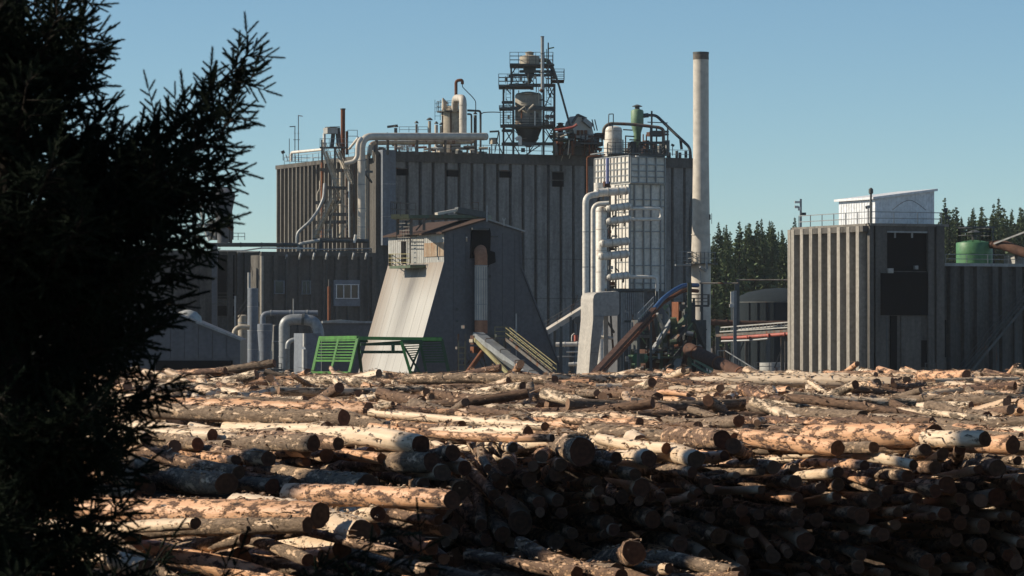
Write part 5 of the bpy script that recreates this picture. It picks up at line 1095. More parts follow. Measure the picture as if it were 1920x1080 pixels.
lc = thing("equipment_house", "low flat-roofed equipment house under the three-part window", "building", FA(597, 405).pt(0, 0))
ca, cb, _, _, zc = block(lc, 603, 402, 596, 694, 606, 'cladding_grey'); MB().obox(ca.pt(-.3, zc, .3), UA * (ca.s_of(694) + .5), UB * 3, ZZ * .25).build("roof", 'steel_grey', lc); MB().beam(P(604, 604, 401), P(640, 601, 403), .25).beam(P(640, 601, 403), P(694, 605, 405), .2).build("ridge_pipe", 'steel_grey', lc)
# cyclones and ducts
def vertical(name, lab, cat, px, Y, prof, mat, bands=()):
    t = thing(name, lab, cat, Vector((P(px, 600, Y).x, Y, 0)), None); lathe_px(px, Y, prof, 24).build("shell", mat, t)
    for r, y in bands: lathe_px(px, Y, [(r, y + .8), (r, y - .8)], 24).build("band", 'steel_grey', t)
    return t
t = vertical("grey_stack", "tall grey cylinder stack with thin pipe on top, left of the cyclones", "stack", 474, 390, [(10, 720), (10, 541), (9.4, 540.5), (3, 540)], 'cladding_blue', [(10.3, 575), (10.3, 620), (10.3, 655)]); pipe(t, [(467, 545, 390), (467, 511, 390)], 2.8, 'cladding', "top_pipe")
t = vertical("grey_cyclone", "grey cyclone vessel narrowing downward beneath the level pipe", "cyclone", 497, 386, [(9, 720), (10, 680), (14.5, 618), (14.5, 608), (12, 607)], 'cladding_blue', [(14.9, 620)])
for x in (485, 509): MB().beam(Vector((P(x, 640, 385).x, 385, 0)), P(x, 658, 385), .18).build("leg", 'cladding', t)
t = thing("elbow_pipe", "white-grey pipe rising from the grey cyclone and running level right", "pipe", P(492, 608, 386)); pipe(t, [(493, 608, 386), (493, 590, 386), (507, 587, 386), (596, 587, 386)], 5.2, 'cladding_blue', fillet=.8, seg=16)
for x in (507, 543, 575): MB().tube([P(x, 587, 386), P(x + 2, 587, 386)], .36, 16).build("flange", 'cladding', t)
t = thing("arch_duct", "big greenish grey duct arching over between cyclones and filter box", "duct", Vector((P(533, 640, 380).x, 380, 0))); pipe(t, [(533, 720, 380), (533, 601, 380), (560, 598, 380), (590, 602, 380), (598, 622, 380), (598, 640, 380)], 10.2, 'green_machine' if False else 'steel_grey', "duct", fillet=1.5, seg=20)
for y in (640, 668): MB().tube([P(533, y, 380), P(533, y + 1.5, 380)], .64, 18).build("band", 'steel_grey', t)
MB().tube([P(566, 598, 379.9), P(571, 598.5, 379.9)], .64, 18).build("dark_joint", 'steel_dark', t)
t = thing("small_elbow", "small grey elbow pipe branching from the arching duct", "pipe", P(539, 650, 379)); pipe(t, [(539, 654, 379), (540, 642, 379), (550, 637, 379), (574, 638, 379)], 4.6, 'steel_grey', fillet=.5)
t = thing("curved_flue", "short flue curving down with an orange sunlit mouth, left of the stack", "flue", P(440, 628, 388)); pipe(t, [(438, 631, 388), (441, 617, 388), (452, 612, 388), (468, 614, 388)], 4.6, 'beige', "flue_pipe", fillet=.6)
t = thing("filter_box", "bluish grey filter box right of the arching duct", "filter", P(585, 700, 376)); rbox(t, 573, 625, 602, 720, 376, 3.5, 'cladding_blue', "casing"); rbox(t, 570, 625, 574, 650, 375.5, .4, 'cladding', "edge_panel"); rbox(t, 569, 655, 576, 720, 375.5, .5, 'cladding', "edge_panel")
vertical("dark_silo", "dark round tank between the grey cyclone and arching duct", "tank", 518, 391, [(9, 720), (9, 612), (7, 609)], 'steel_dark', [(9.4, 640)])
vertical("pale_tank", "small pale yellow tank behind the grey stack", "tank", 455, 396, [(9, 720), (9, 592), (6, 590)], 'beige', [(9.3, 605)])
t = thing("service_deck", "dark railed service deck at the feet of the cyclones", "platform", P(485, 690, 378)); MB().obox(P(448, 696, 376), P(528, 696, 376) - P(448, 696, 376), Vector((0, 3, 0)), ZZ * .25).build("deck", 'steel_dark', t); MB().rail([P(448, 695, 376), P(528, 695, 376)], h=.8, step=1.2).build("railing", 'steel_dark', t)
for x in (450, 487, 525): q = P(x, 697, 376.2); MB().beam(q, Vector((q.x, q.y, 0)), .3).build("leg", 'steel_dark', t)
MB().box(P(506, 685, 377), (.5, .5, 1.0)).build("white_box", 'white_paint', t)
t = thing("lattice_pole", "thin pole with stays left of the grey stack", "pole", Vector((P(441, 600, 392).x, 392, 0))); MB().beam(Vector((P(441, 600, 392).x, 392, 0)), P(441, 555, 392), .2).build("pole", 'cladding', t); MB().beam(P(441, 592, 392), P(463, 560, 392), .12).build("stay", 'steel_worn', t); MB().beam(P(441, 605, 392), P(463, 572, 392), .12).build("stay", 'steel_worn', t)
vertical("thin_pipe", "thin pale pipe rising above the arching duct", "pipe", 550, 384, [(.9, 600), (.9, 560)], 'cladding')
# grey gabled shed far left
YK = 300
sd_ = thing("grey_shed", "grey gabled shed half hidden by the conifer at the heap's left end", "shed", Face(350, YK).pt(0, 0))
kf = Face(350, YK); polyk = [(215, 735), (215, 632), (318, 585), (332, 587), (450, 637), (450, 735)]
MB().prism([kf.at(x, y) for x, y in polyk], Vector((-.6, 16, 0))).build("wall", 'cladding_grey', sd_)
MB().beam(kf.at(317, 584, .1), kf.at(453, 637, .1), .3, .2).beam(kf.at(317, 584, .1), kf.at(213, 632, .1), .3, .2).build("roof_edge", 'steel_grey', sd_)
for k in range(9):
    x = 228 + k * 26.2; yt = 588 + max(0, (x - 332) * .43) if x > 325 else 588 + (322 - x) * .455
    MB().fbox(kf, x - 12.6, yt + 8, x + 12.6, 672, .0, .07 + .02 * (k % 2)).build("panel", 'cladding_grey', sd_)
MB().fbox(kf, 292, 676, 436, 735, .0, .10).build("dark_doorway", 'black_void', sd_)
t = thing("pale_tarpaulin", "pale crumpled cover on the shed's roof beside the conifer", "cover", P(355, 590, 305)); MB().lathe(P(352, 600, 306), [(1.3, -.3), (1.2, .3), (.8, .7), (.2, .9)], 11).build("cover", 'cladding', t)
# ============================================================ LOG HEAP
X0, X1, Y0, Y1, RES = -24.0, 26.0, 43.0, 130.0, 0.1
NX, NY = int((X1 - X0) / RES), int((Y1 - Y0) / RES)
gx = X0 + (np.arange(NX) + .5) * RES; gy = Y0 + (np.arange(NY) + .5) * RES
GX, GY = np.meshgrid(gx, gy)
def sstep(a, b, x): t = np.clip((x - a) / (b - a), 0, 1); return t * t * (3 - 2 * t)
def wob(x, y):
    return .5 * np.sin(x * .55 + 1.3 + .7 * np.sin(y * .13)) * np.sin(y * .21 + .4) + .3 * np.sin(x * .21 - y * .33) + .2 * np.sin(x * 1.3 + y * .11 + 2)
def left_side(x): return 1 - sstep(-1.6, -1.0, x)
def T_of(x, y):
    """height of the top of the heap"""
    back = 6.0 + np.clip(y - 60, 0, None) * .0062 + wob(x, y) * np.where(y > 75, .20, .13) - .022 * np.clip(x, 0, 12) * (1 - sstep(62, 80, y))
    back = back + .20 * np.exp(-((x - 5.0) / 2.2) ** 2 - ((y - 98) / 7) ** 2) + .15 * np.exp(-((x - 12.5) / 4) ** 2 - ((y - 112) / 6) ** 2)
    ledge = 5.22 + wob(x * 1.3, y * 1.5) * .08
    foot = 4.35 + 0 * x
    t = np.where(y < 58.6, np.where(x < -1.3, ledge, foot), back)
    t = np.where((y < 59.6) & (x > -1.3), foot, t)
    return t
def base_of(x, y):
    """top of the bark and dirt bank that carries the heap"""
    T = T_of(x, y)
    b = T - .8
    b = np.where((y < 68) & (x > -1.6) & (y >= 59.6), T - 3.0, b)
    b = np.where((y < 58.6) & (x <= -1.3), np.where(x < -2.6, T - 1.5, 3.45), b)
    b = np.where((y >= 58.6) & (y < 60.4) & (x < 13), 2.4, b)
    b = np.where((y < 59.6) & (x > -1.3), np.where((x < 3.6) & (y > 53.5), 3.45, 2.2), b)
    b = np.where(y < 46.5, .3, b)
    return b
H = base_of(GX, GY).astype(np.float64)
LOGS = []
def axis_dir(psi): return math.sin(psi), -math.cos(psi)
def rest(xc, yc, psi, L, r):
    dx, dy = axis_dir(psi); s = np.arange(-L / 2, L / 2 + .01, .2); o = np.linspace(-r * .95, r * .95, 5)
    xs = xc + s[:, None] * dx - o[None] * dy; ys = yc + s[:, None] * dy + o[None] * dx
    ix = np.clip(((xs - X0) / RES).astype(int), 0, NX - 1); iy = np.clip(((ys - Y0) / RES).astype(int), 0, NY - 1)
    req = (H[iy, ix] + np.sqrt(np.maximum(r * r - o * o, 0))[None]).max(1)
    hull = []
    for p in zip(s, req):
        while len(hull) > 1 and (hull[-1][0] - hull[-2][0]) * (p[1] - hull[-2][1]) >= (p[0] - hull[-2][0]) * (hull[-1][1] - hull[-2][1]): hull.pop()
        hull.append(p)
    for a, b in zip(hull, hull[1:]):
        if a[0] <= 0 <= b[0]: break
    k = (b[1] - a[1]) / (b[0] - a[0]); k = max(-.22, min(.22, k)); z = max(a[1] - k * a[0], b[1] - k * b[0])
    return z, k
def stamp(xc, yc, psi, L, r, z, k):
    dx, dy = axis_dir(psi); s = np.arange(-L / 2, L / 2 + .01, .07); o = np.linspace(-r, r, max(5, int(2 * r / .06)))
    xs = xc + s[:, None] * dx - o[None] * dy; ys = yc + s[:, None] * dy + o[None] * dx
    ix = ((xs - X0) / RES).astype(int); iy = ((ys - Y0) / RES).astype(int)
    ok = (ix >= 0) & (ix < NX) & (iy >= 0) & (iy < NY)
    h = (z + k * s)[:, None] + np.sqrt(np.maximum(r * r - o * o, 0))[None]
    np.maximum.at(H, (iy[ok], ix[ok]), h[ok])
def place(xc, yc, psi, L, r, tone=None, hero=None, end=None, lift=0):
    z, k = rest(xc, yc, psi, L, r); z += lift
    stamp(xc, yc, psi, L, r, z, k)
    dx, dy = axis_dir(psi); n = math.sqrt(1 + k * k)
    d = Vector((dx / n, dy / n, k / n)); c = Vector((xc, yc, z))
    LOGS.append(dict(c=c, d=d, L=L, r=r, tone=tone, hero=hero))
    return LOGS[-1]
def rr_(lo, hi): return RNG.uniform(lo, hi)
def radius(): return float(np.clip(RNG.lognormal(math.log(.150), .32), .075, .28))
def tone(y=80):
    return RNG.choice(['log_grey', 'log_brown', 'log_pale', 'log_orange'], p=[.34, .22, .30, .14] if y > 66 else [.34, .26, .22, .18])
# stacked front, ends towards the viewer
for zone in ('right', 'foot', 'left'):
    for n_ in range(1500):
        best = None
        for k_ in range(7):
            r = radius() * .92
            if zone == 'right': xf = rr_(-1.5, 12.5); yf = 60 + rr_(-.25, .30) + .25 * math.sin(xf * 1.7); psi = R(RNG.normal(7, 5)); L = rr_(4.6, 6.6)
            elif zone == 'foot': xf = rr_(-2.3, 3.6); yf = 54.6 + rr_(-.5, 1.6); psi = R(RNG.normal(20, 14)); L = rr_(3.4, 4.6)
            else: xf = rr_(-8.5, -1.1); yf = 47.2 + rr_(-.6, 4.0); psi = R(RNG.normal(24, 9)); L = rr_(5, 8)
            dx, dy = axis_dir(psi); xc = xf - dx * L / 2; yc = yf - dy * L / 2
            z, k = rest(xc, yc, psi, L, r); sc = z + r - float(T_of(np.array(xf - dx * 1.5), np.array(yf - dy * 1.5)))
            if abs(k) > .12: sc += .5
            if best is None or sc < best[0]: best = (sc, xc, yc, psi, L, r)
        if best[0] > .10: break
        place(*best[1:], tone=tone(60))
# logs that the photograph shows one by one: front end column, distance, heading, length, radius
HEROES = [
 (1962, 84, 86, 10.5, .19, 'log_brown', "long dark brown log lying level across the heap, at the right edge of the photo"),
 (1093, 59.6, 12, 3.6, .27, 'log_grey', "thickest log of the front lip, its big round cut end below the boiler duct"),
 (690, 49.6, 19, 7.0, .235, 'log_pale', "long pale knotty log on the low ledge with a dark round end"),
 (600, 49.2, 38, 6.6, .22, 'log_orange', "orange half-peeled log leaning across the low ledge beside the conifer"),
 (806, 51.0, 20, 4.0, .20, 'log_orange', "short orange peeled log on the ledge just above the shaded corner"),
 (846, 53.6, 44, 4.6, .19, 'log_orange', "brown and orange log rising to the right across the low ledge"),
 (428, 59.2, 24, 6.0, .235, 'log_grey', "thick grey log with broad dark end next to the conifer branches"),
 (688, 59.2, 30, 5.4, .23, 'log_grey', "thick grey log whose wide round end overhangs the low ledge"),
 (512, 59.6, 30, 5.0, .16, 'log_grey', "grey log ending just left of a pair of dark ends over the ledge"),
 (560, 60.2, 32, 5.0, .17, 'log_brown', "brown log with a dark end propped above the pit of the ledge"),
 (350, 55.0, 30, 3.4, .17, 'log_pale', "pale log sunk in the pit behind the orange half-peeled log"),
 (644, 66, 50, 6.5, .175, 'log_grey', "smooth grey straight log with a small round end in mid heap"),
 (690, 72, 48, 6.0, .21, 'log_orange', "smooth salmon peeled log lying behind the straight grey log"),
 (1755, 61.0, 26, 3.6, .235, 'log_orange', "thick orange log with dark end at the front lip below the ribbed tower"),
 (1358, 60.2, 12, 3.5, .20, 'log_brown', "dark brown log end standing up at the front lip below the pipe bridge"),
 (1575, 60.5, 36, 3.0, .17, 'log_orange', "orange log ending in a dark broken butt at the front lip"),
 (1905, 60.4, 36, 3.2, .17, 'log_orange', "peeled orange log with round end at the far right of the lip"),
 (1850, 59.2, 34, 1.8, .15, 'log_pale', "short pale log sticking out of the lip into sunlight"),
 (1298, 92, 14, 5.0, .23, 'log_brown', "left one of two thick log ends on the hump below the conveyor machinery"),
 (1332, 92, 12, 5.0, .22, 'log_brown', "right one of two thick log ends on the hump below the conveyor machinery"),
 (1690, 98, 62, 6.0, .19, 'log_pale', "pale log with round end right below the dark tower opening"),
 (1040, 100, 55, 6.0, .17, 'log_grey', "grey log with a clean round end below the gable wall's chute"),
 (1590, 106, 62, 4.2, .17, 'log_pale', "bright pale peeled log lying near the back edge before the ribbed tower"),
 (1828, 108, 22, 3.0, .19, 'log_orange', "stubby leaning log with upturned end below the low right wing"),
]
def put(h):
    px, y, psi, L, r, tn, lab = h; psi = R(psi); dx, dy = axis_dir(psi); xf = S(px - 960, y)
    best = None
    for ox in (-.45, -.25, 0, .25, .45):
        for oy in (-.5, -.2, 0, .25):
            for tw in (-.12, 0, .12):
                ddx, ddy = axis_dir(psi + tw); xc, yc = xf + ox - ddx * L / 2, y + oy - ddy * L / 2
                z, k = rest(xc, yc, psi + tw, L, r * .94); sc = abs(k) * 5 + z + abs(ox) * .5
                if best is None or sc < best[0]: best = (sc, xc, yc, psi + tw)
    place(best[1], best[2], best[3], L, r * .94, tn, lab)
for h in HEROES:
    if h[1] < 64: put(h)
# loose upper layers
def field(n, ylo, yhi, mean, sd, lim=.42):
    for n_ in range(n):
        best = None
        for k_ in range(10):
            y = rr_(ylo, yhi); half = y * 1080 / F; x = rr_(-840 / F * y - 2, half)
            if x < -1.2 - 0 * y and y < 58: continue
            r = radius() * (1.05 if y > 80 else 1); L = rr_(2.2, 5.6) if y < 78 else rr_(1.7, 4.8)
            u = RNG.random(); psi = R(RNG.normal(mean, sd)) if u < .80 else R(rr_(60, 115)) if u < .93 else R(rr_(-35, 10))
            if y < 68 and u >= .8 : psi = R(RNG.normal(30, 12))
            z, k = rest(x, y, psi, L, r); sc = z + r - float(T_of(np.array(x), np.array(y))) + (1.8 if y < 76 else .55) * abs(k)
            if best is None or sc < best[0]: best = (sc, x, y, psi, L, r)
        if best and best[0] < (lim if best[2] < 96 else .24): place(*best[1:], tone=tone(best[2]))
field(520, 61.5, 78, 32, 17, .27)
for h in HEROES:
    if 64 <= h[1] < 93: put(h)
field(1900, 76, 122, 26, 22, .36)
for h in HEROES:
    if h[1] >= 93: put(h)

# ---- which logs does the photograph show? coarse depth buffer over all of them
BW, BH = 960, 540
zb = np.full((BH, BW), 1e9); pts_all = []
for li, g in enumerate(LOGS):
    c, d, L, r = g['c'], g['d'], g['L'], g['r']
    s = np.arange(-L / 2, L / 2 + .01, max(.04, float(c.y) * 2 / F * .8)); t = np.linspace(0, 2 * math.pi, 22, endpoint=False)
    a = d.cross(ZZ).normalized(); b = a.cross(d)
    ca, sa = np.cos(t) * r, np.sin(t) * r
    pos = np.array(c)[None, None] + s[:, None, None] * np.array(d)[None, None] + ca[None, :, None] * np.array(a) + sa[None, :, None] * np.array(b)
    pos = pos.reshape(-1, 3)
    q = np.linspace(0.15, .95, 4); e = np.array(c) + np.array(d) * L / 2
    pos = np.vstack([pos] + [e + (ca[:, None] * np.array(a) + sa[:, None] * np.array(b)) * k for k in q])
    rel = pos - np.array(CAM); dd = rel[:, 1] * math.cos(PITCH) + rel[:, 2] * math.sin(PITCH); vv = -rel[:, 1] * math.sin(PITCH) + rel[:, 2] * math.cos(PITCH)
    ix = ((960 + rel[:, 0] / dd * F) / 2).astype(int); iy = ((540 - vv / dd * F) / 2).astype(int)
    ok = (ix >= 0) & (ix < BW) & (iy >= 0) & (iy < BH); ix, iy, dd = ix[ok], iy[ok], dd[ok]
    np.minimum.at(zb, (iy, ix), dd); pts_all.append((ix, iy, dd))
for g, (ix, iy, dd) in zip(LOGS, pts_all):
    vis = dd < zb[iy, ix] + .12
    cell = set((iy[vis] * BW + ix[vis]).tolist()); g['vis'] = len(cell) if not g['hero'] else 10 ** 6
    g['px'] = float(np.median(ix[vis]) * 2) if vis.any() else proj(g['c'])[0]
    g['py'] = float(np.median(iy[vis]) * 2) if vis.any() else proj(g['c'])[1]
order = sorted(range(len(LOGS)), key=lambda i: -LOGS[i]['vis'])
chosen = set(order[:298])
print("logs", len(LOGS), "visible", sum(g['vis'] > 3 for g in LOGS), "smallest chosen", LOGS[order[297]]['vis'])

def log_arrays(g, rings, seg):
    c, d, L, r = np.array(g['c']), g['d'], g['L'], g['r']
    a = d.cross(ZZ).normalized(); b = a.cross(d).normalized(); a, b, dv = np.array(a), np.array(b), np.array(d)
    s = np.linspace(-.5, .5, rings); t = np.linspace(0, 2 * math.pi, seg + 1) - math.pi / 2
    ph = RNG.uniform(0, 6.28, 8); bend = RNG.uniform(-.06, .06, 2) * min(L, 6) * (.5 if g['hero'] else 1)
    cx = bend[0] * (np.cos(s * 3.14) - .64) * .6 + .012 * np.sin(s * 9 + ph[0]); cz = bend[1] * (np.cos(s * 3.14) - .64) * .35
    taper = 1 + RNG.choice([-1, 1]) * s * .022 * L
    rad = r * taper[:, None] * (1 + .035 * np.sin(s * L * 2.1 + ph[1])[:, None] + .05 * np.sin(t * 2 + ph[2] + s[:, None] * 3)
          + .03 * np.sin(t * 3 + ph[3] - s[:, None] * L * 1.3) + .025 * np.sin(t * 5 + ph[4] + s[:, None] * L * 2.7))
    if rings > 8:
        nz = RNG.normal(0, .028, (rings, seg + 1)); nz[:, -1] = nz[:, 0]; rad = rad * (1 + nz)
        for k in range(RNG.integers(2, 7)):       # swollen knots
            s0, t0 = RNG.uniform(-.45, .45), RNG.uniform(-1, math.pi + 1)
            rad = rad * (1 + .16 * np.exp(-((s[:, None] - s0) * L / .12) ** 2 - ((t - t0) / .35) ** 2))
    rad[0] *= .96; rad[-1] *= .96; rad[:, -1] = rad[:, 0]
    sl_ = s * L; slant = RNG.uniform(-.35, .35, 2)
    off = np.zeros((rings, seg + 1))
    for e_, sgn in ((0, -1), (-1, 1)): off[e_] = rad[e_] * (np.cos(t) * slant[0] + np.sin(t) * slant[1]) * .4
    V = (c + (sl_[:, None] + off)[..., None] * dv + (cx[:, None] + np.cos(t) * rad)[..., None] * a + (cz[:, None] + np.sin(t) * rad)[..., None] * b)
    U = np.stack([np.broadcast_to((sl_ + 20)[:, None], rad.shape), np.broadcast_to((t * r)[None], rad.shape)], -1)
    return V, U
def log_mesh(name, items, rings, seg, mats, origin):
    """items: (V, U, material slot); two end caps each"""
    VS, FS, UV, MI = [], [], [], []; base = 0
    for V, U, mi in items:
        n, m = V.shape[0], V.shape[1] - 1
        vs = V[:, :-1].reshape(-1, 3); VS.append(vs)
        i, k = np.meshgrid(np.arange(n - 1), np.arange(m), indexing='ij'); k2 = (k + 1) % m
        q = np.stack([i * m + k, i * m + k2, (i + 1) * m + k2, (i + 1) * m + k], -1).reshape(-1, 4) + base
        FS.append([tuple(x) for x in q[:, ::-1].tolist()])
        uq = np.stack([U[i, k], U[i, k + 1], U[i + 1, k + 1], U[i + 1, k]], -2).reshape(-1, 4, 2)[:, ::-1]
        UV.append(uq.reshape(-1, 2)); MI += [mi] * len(q)
        caps = [tuple(base + np.arange(m)), tuple(base + (n - 1) * m + np.arange(m)[::-1])]
        FS.append([tuple(int(x) for x in cp) for cp in caps]); UV.append(np.zeros((2 * m, 2))); MI += [len(mats) - 1] * 2
        base += n * m
        if len(mats) == 2:            # sawn-off branch stubs
            for _ in range(RNG.integers(3, 9)):
                i0, k0 = RNG.integers(2, n - 2), RNG.integers(0, m); p = V[i0, k0]; cc = V[i0, :-1].mean(0); rad_ = p - cc; rl_ = np.linalg.norm(rad_); out_ = rad_ / rl_
                ax_ = V[i0 + 1, k0] - p; ax_ /= np.linalg.norm(ax_); sd_ = np.cross(out_, ax_); sr = RNG.uniform(.010, .024); sh = RNG.uniform(.02, .075)
                t_ = np.arange(5) * 1.2566; rg_ = np.cos(t_)[:, None] * ax_ * sr + np.sin(t_)[:, None] * sd_ * sr; lean_ = ax_ * sh * .5
                VS.append(np.vstack([p - out_ * .02 + rg_ * 1.5, p + out_ * sh + lean_ + rg_ * .8]))
                q_ = [tuple(int(x) + base for x in (a_, (a_ + 1) % 5, 5 + (a_ + 1) % 5, 5 + a_)) for a_ in range(5)] + [tuple(base + 5 + x for x in range(5))]
                FS.append(q_); UV.append(np.zeros((25, 2))); MI += [0] * 5 + [1]; base += 10
    me = bpy.data.meshes.new(name); V = np.vstack(VS) - np.array(origin)
    me.from_pydata(V.tolist(), [], [f for fs in FS for f in fs])
    uvl = me.uv_layers.new(name="UVMap"); uvl.data.foreach_set("uv", np.vstack(UV).astype(np.float32).ravel())
    for m in mats: me.materials.append(M[m])
    me.polygons.foreach_set("material_index", MI); me.polygons.foreach_set("use_smooth", [True] * len(MI))
    me.set_sharp_from_angle(angle=R(50)); me.update()
    return me
weathered('cut_plain', (.26, .16, .105), (.14, .09, .06), .6, .85, streak=False, scale=3, fine=14)
COLS = [(330, "by the conifer"), (450, "below the grey shed"), (590, "below the grey cyclones"), (680, "below the green gantry"), (770, "below the sloping wall"),
        (880, "below the leaning prop"), (960, "below the drop chute"), (1060, "below the gable stair"), (1180, "below the boiler duct"), (1290, "below the drive station"), (1400, "below the tube conveyor"),
        (1490, "below the pipe bridge"), (1560, "below the ribbed tower"), (1640, "below the tower's corner"), (1740, "below the tower's opening"), (1830, "below the green tank"), (9999, "at the right edge")]
def where(px, py):
    col = next(n for lim, n in COLS if px < lim)
    if px < 830 and py > 890: row = "on the low ledge" if py < 1000 else "under the ledge"
    elif py < 715: row = "on the back edge"
    elif py < 735: row = "in the last rows"
    elif py < 757: row = "in the back rows"
    elif py < 780: row = "past mid heap"
    elif py < 805: row = "in mid heap"
    elif py < 835: row = "in the near rows"
    elif py < 870: row = "on the front lip"
    elif py < 905: row = "high on shaded face"
    elif py < 945: row = "in upper shaded face"
    elif py < 985: row = "amid the shaded face"
    elif py < 1030: row = "low in shaded face"
    else: row = "at shaded face foot"
    return row, col
TN = {'log_grey': 'grey-barked', 'log_brown': 'brown-barked', 'log_pale': 'pale peeled', 'log_orange': 'orange half-peeled'}
byk = {}
for i in chosen:
    g = LOGS[i]
    if g['hero']: continue
    size = 'thin' if g['r'] < .135 else 'thick' if g['r'] > .205 else ''
    ln = 'short' if g['L'] < 4.4 else 'long' if g['L'] > 6.4 else ''
    row, col = where(g['px'], g['py'])
    byk.setdefault((size, ln, TN[g['tone']], row, col), []).append(i)
for (size, ln, tn, row, col), ids in byk.items():
    ids.sort(key=lambda i: LOGS[i]['px'])
    for k, i in enumerate(ids):
        adj = ' '.join(x for x in (size, ln, tn) if x)
        s_ = f"{adj} log {row}, {col}"
        if len(ids) == 2: s_ += (", left of two", ", right of two")[k]
        elif len(ids) > 2: s_ += ", " + ["first", "second", "third", "fourth", "fifth", "sixth"][min(k, 5)] + " from left"
        LOGS[i]['lab'] = s_
rest_items = []
for i, g in enumerate(LOGS):
    if i in chosen:
        big = g['c'].y < 70 or g['hero']
        V, U = log_arrays(g, int(max(14, g['L'] * (6 if big else 4))), 18 if big else 14)
        me = log_mesh("log", [(V, U, 0)], 0, 0, [g['tone'], 'cut_plain'], g['c'])
        o = bpy.data.objects.new("log", me); C.collection.objects.link(o); o.location = g['c']
        tag(o, g['hero'] or g['lab'], "log", "felled logs in the heap")
        # the sawn near end, a slice of its own
        ring = V[-1, :-1]; ec = ring.mean(0); d = np.array(g['d']); m = len(ring)
        rv = np.vstack([(ring - ec) * .985 + d * -.02, (ring - ec) * .985 + d * .006, np.array([[0, 0, 0]]) + d * .007])
        fs = [(k, (k + 1) % m, m + (k + 1) % m, m + k) for k in range(m)] + [(m + k, m + (k + 1) % m, 2 * m) for k in range(m)]
        ce = bpy.data.meshes.new("cut_end"); ce.from_pydata(rv.tolist(), [], [f[::-1] for f in fs]); ce.materials.append(M['cut_wood']); ce.update()
        c2 = bpy.data.objects.new("cut_end", ce); C.collection.objects.link(c2); c2.parent = o; c2.location = Vector(ec) - g['c']
    elif g['vis'] > 0 or RNG.random() < .25:
        V, U = log_arrays(g, 8, 10); rest_items.append((V, U, ['log_grey', 'log_brown', 'log_pale', 'log_orange'].index(g['tone'])))
me = log_mesh("logs_beneath", rest_items, 0, 0, ['log_grey', 'log_brown', 'log_pale', 'log_orange', 'cut_plain'], (0, 0, 0))
o = bpy.data.objects.new("buried_logs", me); C.collection.objects.link(o); o['kind'] = 'stuff'
tag(o, "smaller half-buried logs filling the gaps of the great log heap", "logs")

# bark strips, splinters and broken twigs lying over the heap
n = 60000; yy = RNG.uniform(47, 124, n); xx = RNG.uniform(-.13, .165, n) * yy
yy = np.where(RNG.random(n) < .25, RNG.uniform(88, 112, n), yy)
ix = np.clip(((xx - X0) / RES).astype(int), 0, NX - 1); iy = np.clip(((yy - Y0) / RES).astype(int), 0, NY - 1); hh = H[iy, ix]
ln = RNG.lognormal(math.log(.14), .7, n).clip(.04, 1.0) * (.45 + .55 * sstep(52, 75, yy)); wd = RNG.uniform(.008, .032, n); an = RNG.uniform(0, 6.28, n); ti = RNG.normal(.0, .10, n) + (yy > 66) * RNG.normal(0, .16, n)
d = np.stack([np.cos(an) * np.cos(ti), np.sin(an) * np.cos(ti), np.sin(ti)], -1)
sd = np.stack([-np.sin(an), np.cos(an), RNG.normal(0, .12, n)], -1)
c = np.stack([xx, yy, hh + .015], -1); up = np.array([0, 0, 1.])
curl = RNG.uniform(.0, .03, n)[:, None] * up
A = c - d * ln[:, None] / 2; B_ = c + curl; D = c + d * ln[:, None] / 2; w2 = sd * wd[:, None]
V = np.stack([A - w2 * .4, A + w2 * .4, B_ - w2, B_ + w2, D - w2 * .3, D + w2 * .3, B_ + up * -.02], 1).reshape(-1, 3)
k = np.arange(n)[:, None] * 7
FQ = np.concatenate([k + np.array([0, 1, 3, 2]), k + np.array([2, 3, 5, 4])]).tolist(); FT = np.concatenate([k + np.array([0, 2, 6]), k + np.array([2, 4, 6]), k + np.array([1, 6, 3]), k + np.array([3, 6, 5])]).tolist()
me = bpy.data.meshes.new("bark_litter"); me.from_pydata(V.tolist(), [], FQ + FT)
def litmat():
    m, t, b, N, L = nodes('litter'); g = N("ShaderNodeNewGeometry"); r = N("ShaderNodeValToRGB")
    setr(r, [(0, (.12, .08, .055)), (.35, (.24, .15, .095)), (.65, (.42, .27, .17)), (1, (.68, .52, .36))])
    L(g.outputs['Random Per Island'], r.inputs[0]); L(r.outputs[0], b.inputs['Base Color']); b.inputs['Roughness'].default_value = .85; M['litter'] = m
litmat(); me.materials.append(M['litter'])
o = bpy.data.objects.new("bark_litter", me); C.collection.objects.link(o); o['kind'] = 'stuff'
tag(o, "torn bark strips and splinters strewn over the log heap", "bark litter")

# bank of bark and dirt under the heap
st = 5; ys = gy[::st]; xs = gx[::st]; XX, YY = np.meshgrid(xs, ys); ZB = base_of(XX, YY)
ZB = ZB * sstep(129.5, 127, YY); ny, nx = XX.shape
edge = sstep(X0, X0 + 2.5, XX) * (1 - sstep(X1 - 2.5, X1 - .3, XX)); ZB = ZB * edge
ZB[0] = -.1; ZB[-1] = -.1; ZB[:, 0] = -.1; ZB[:, -1] = -.1
i, k = np.meshgrid(np.arange(ny - 1), np.arange(nx - 1), indexing='ij'); q = np.stack([i * nx + k, i * nx + k + 1, (i + 1) * nx + k + 1, (i + 1) * nx + k], -1).reshape(-1, 4)
me = bpy.data.meshes.new("dirt_bank"); me.from_pydata(np.stack([XX, YY, ZB - .03], -1).reshape(-1, 3).tolist(), [], q.tolist())
me.materials.append(M['bark_ground']); me.polygons.foreach_set("use_smooth", [True] * len(q)); me.update()
o = bpy.data.objects.new("terrain_bank", me); C.collection.objects.link(o); struct(o)

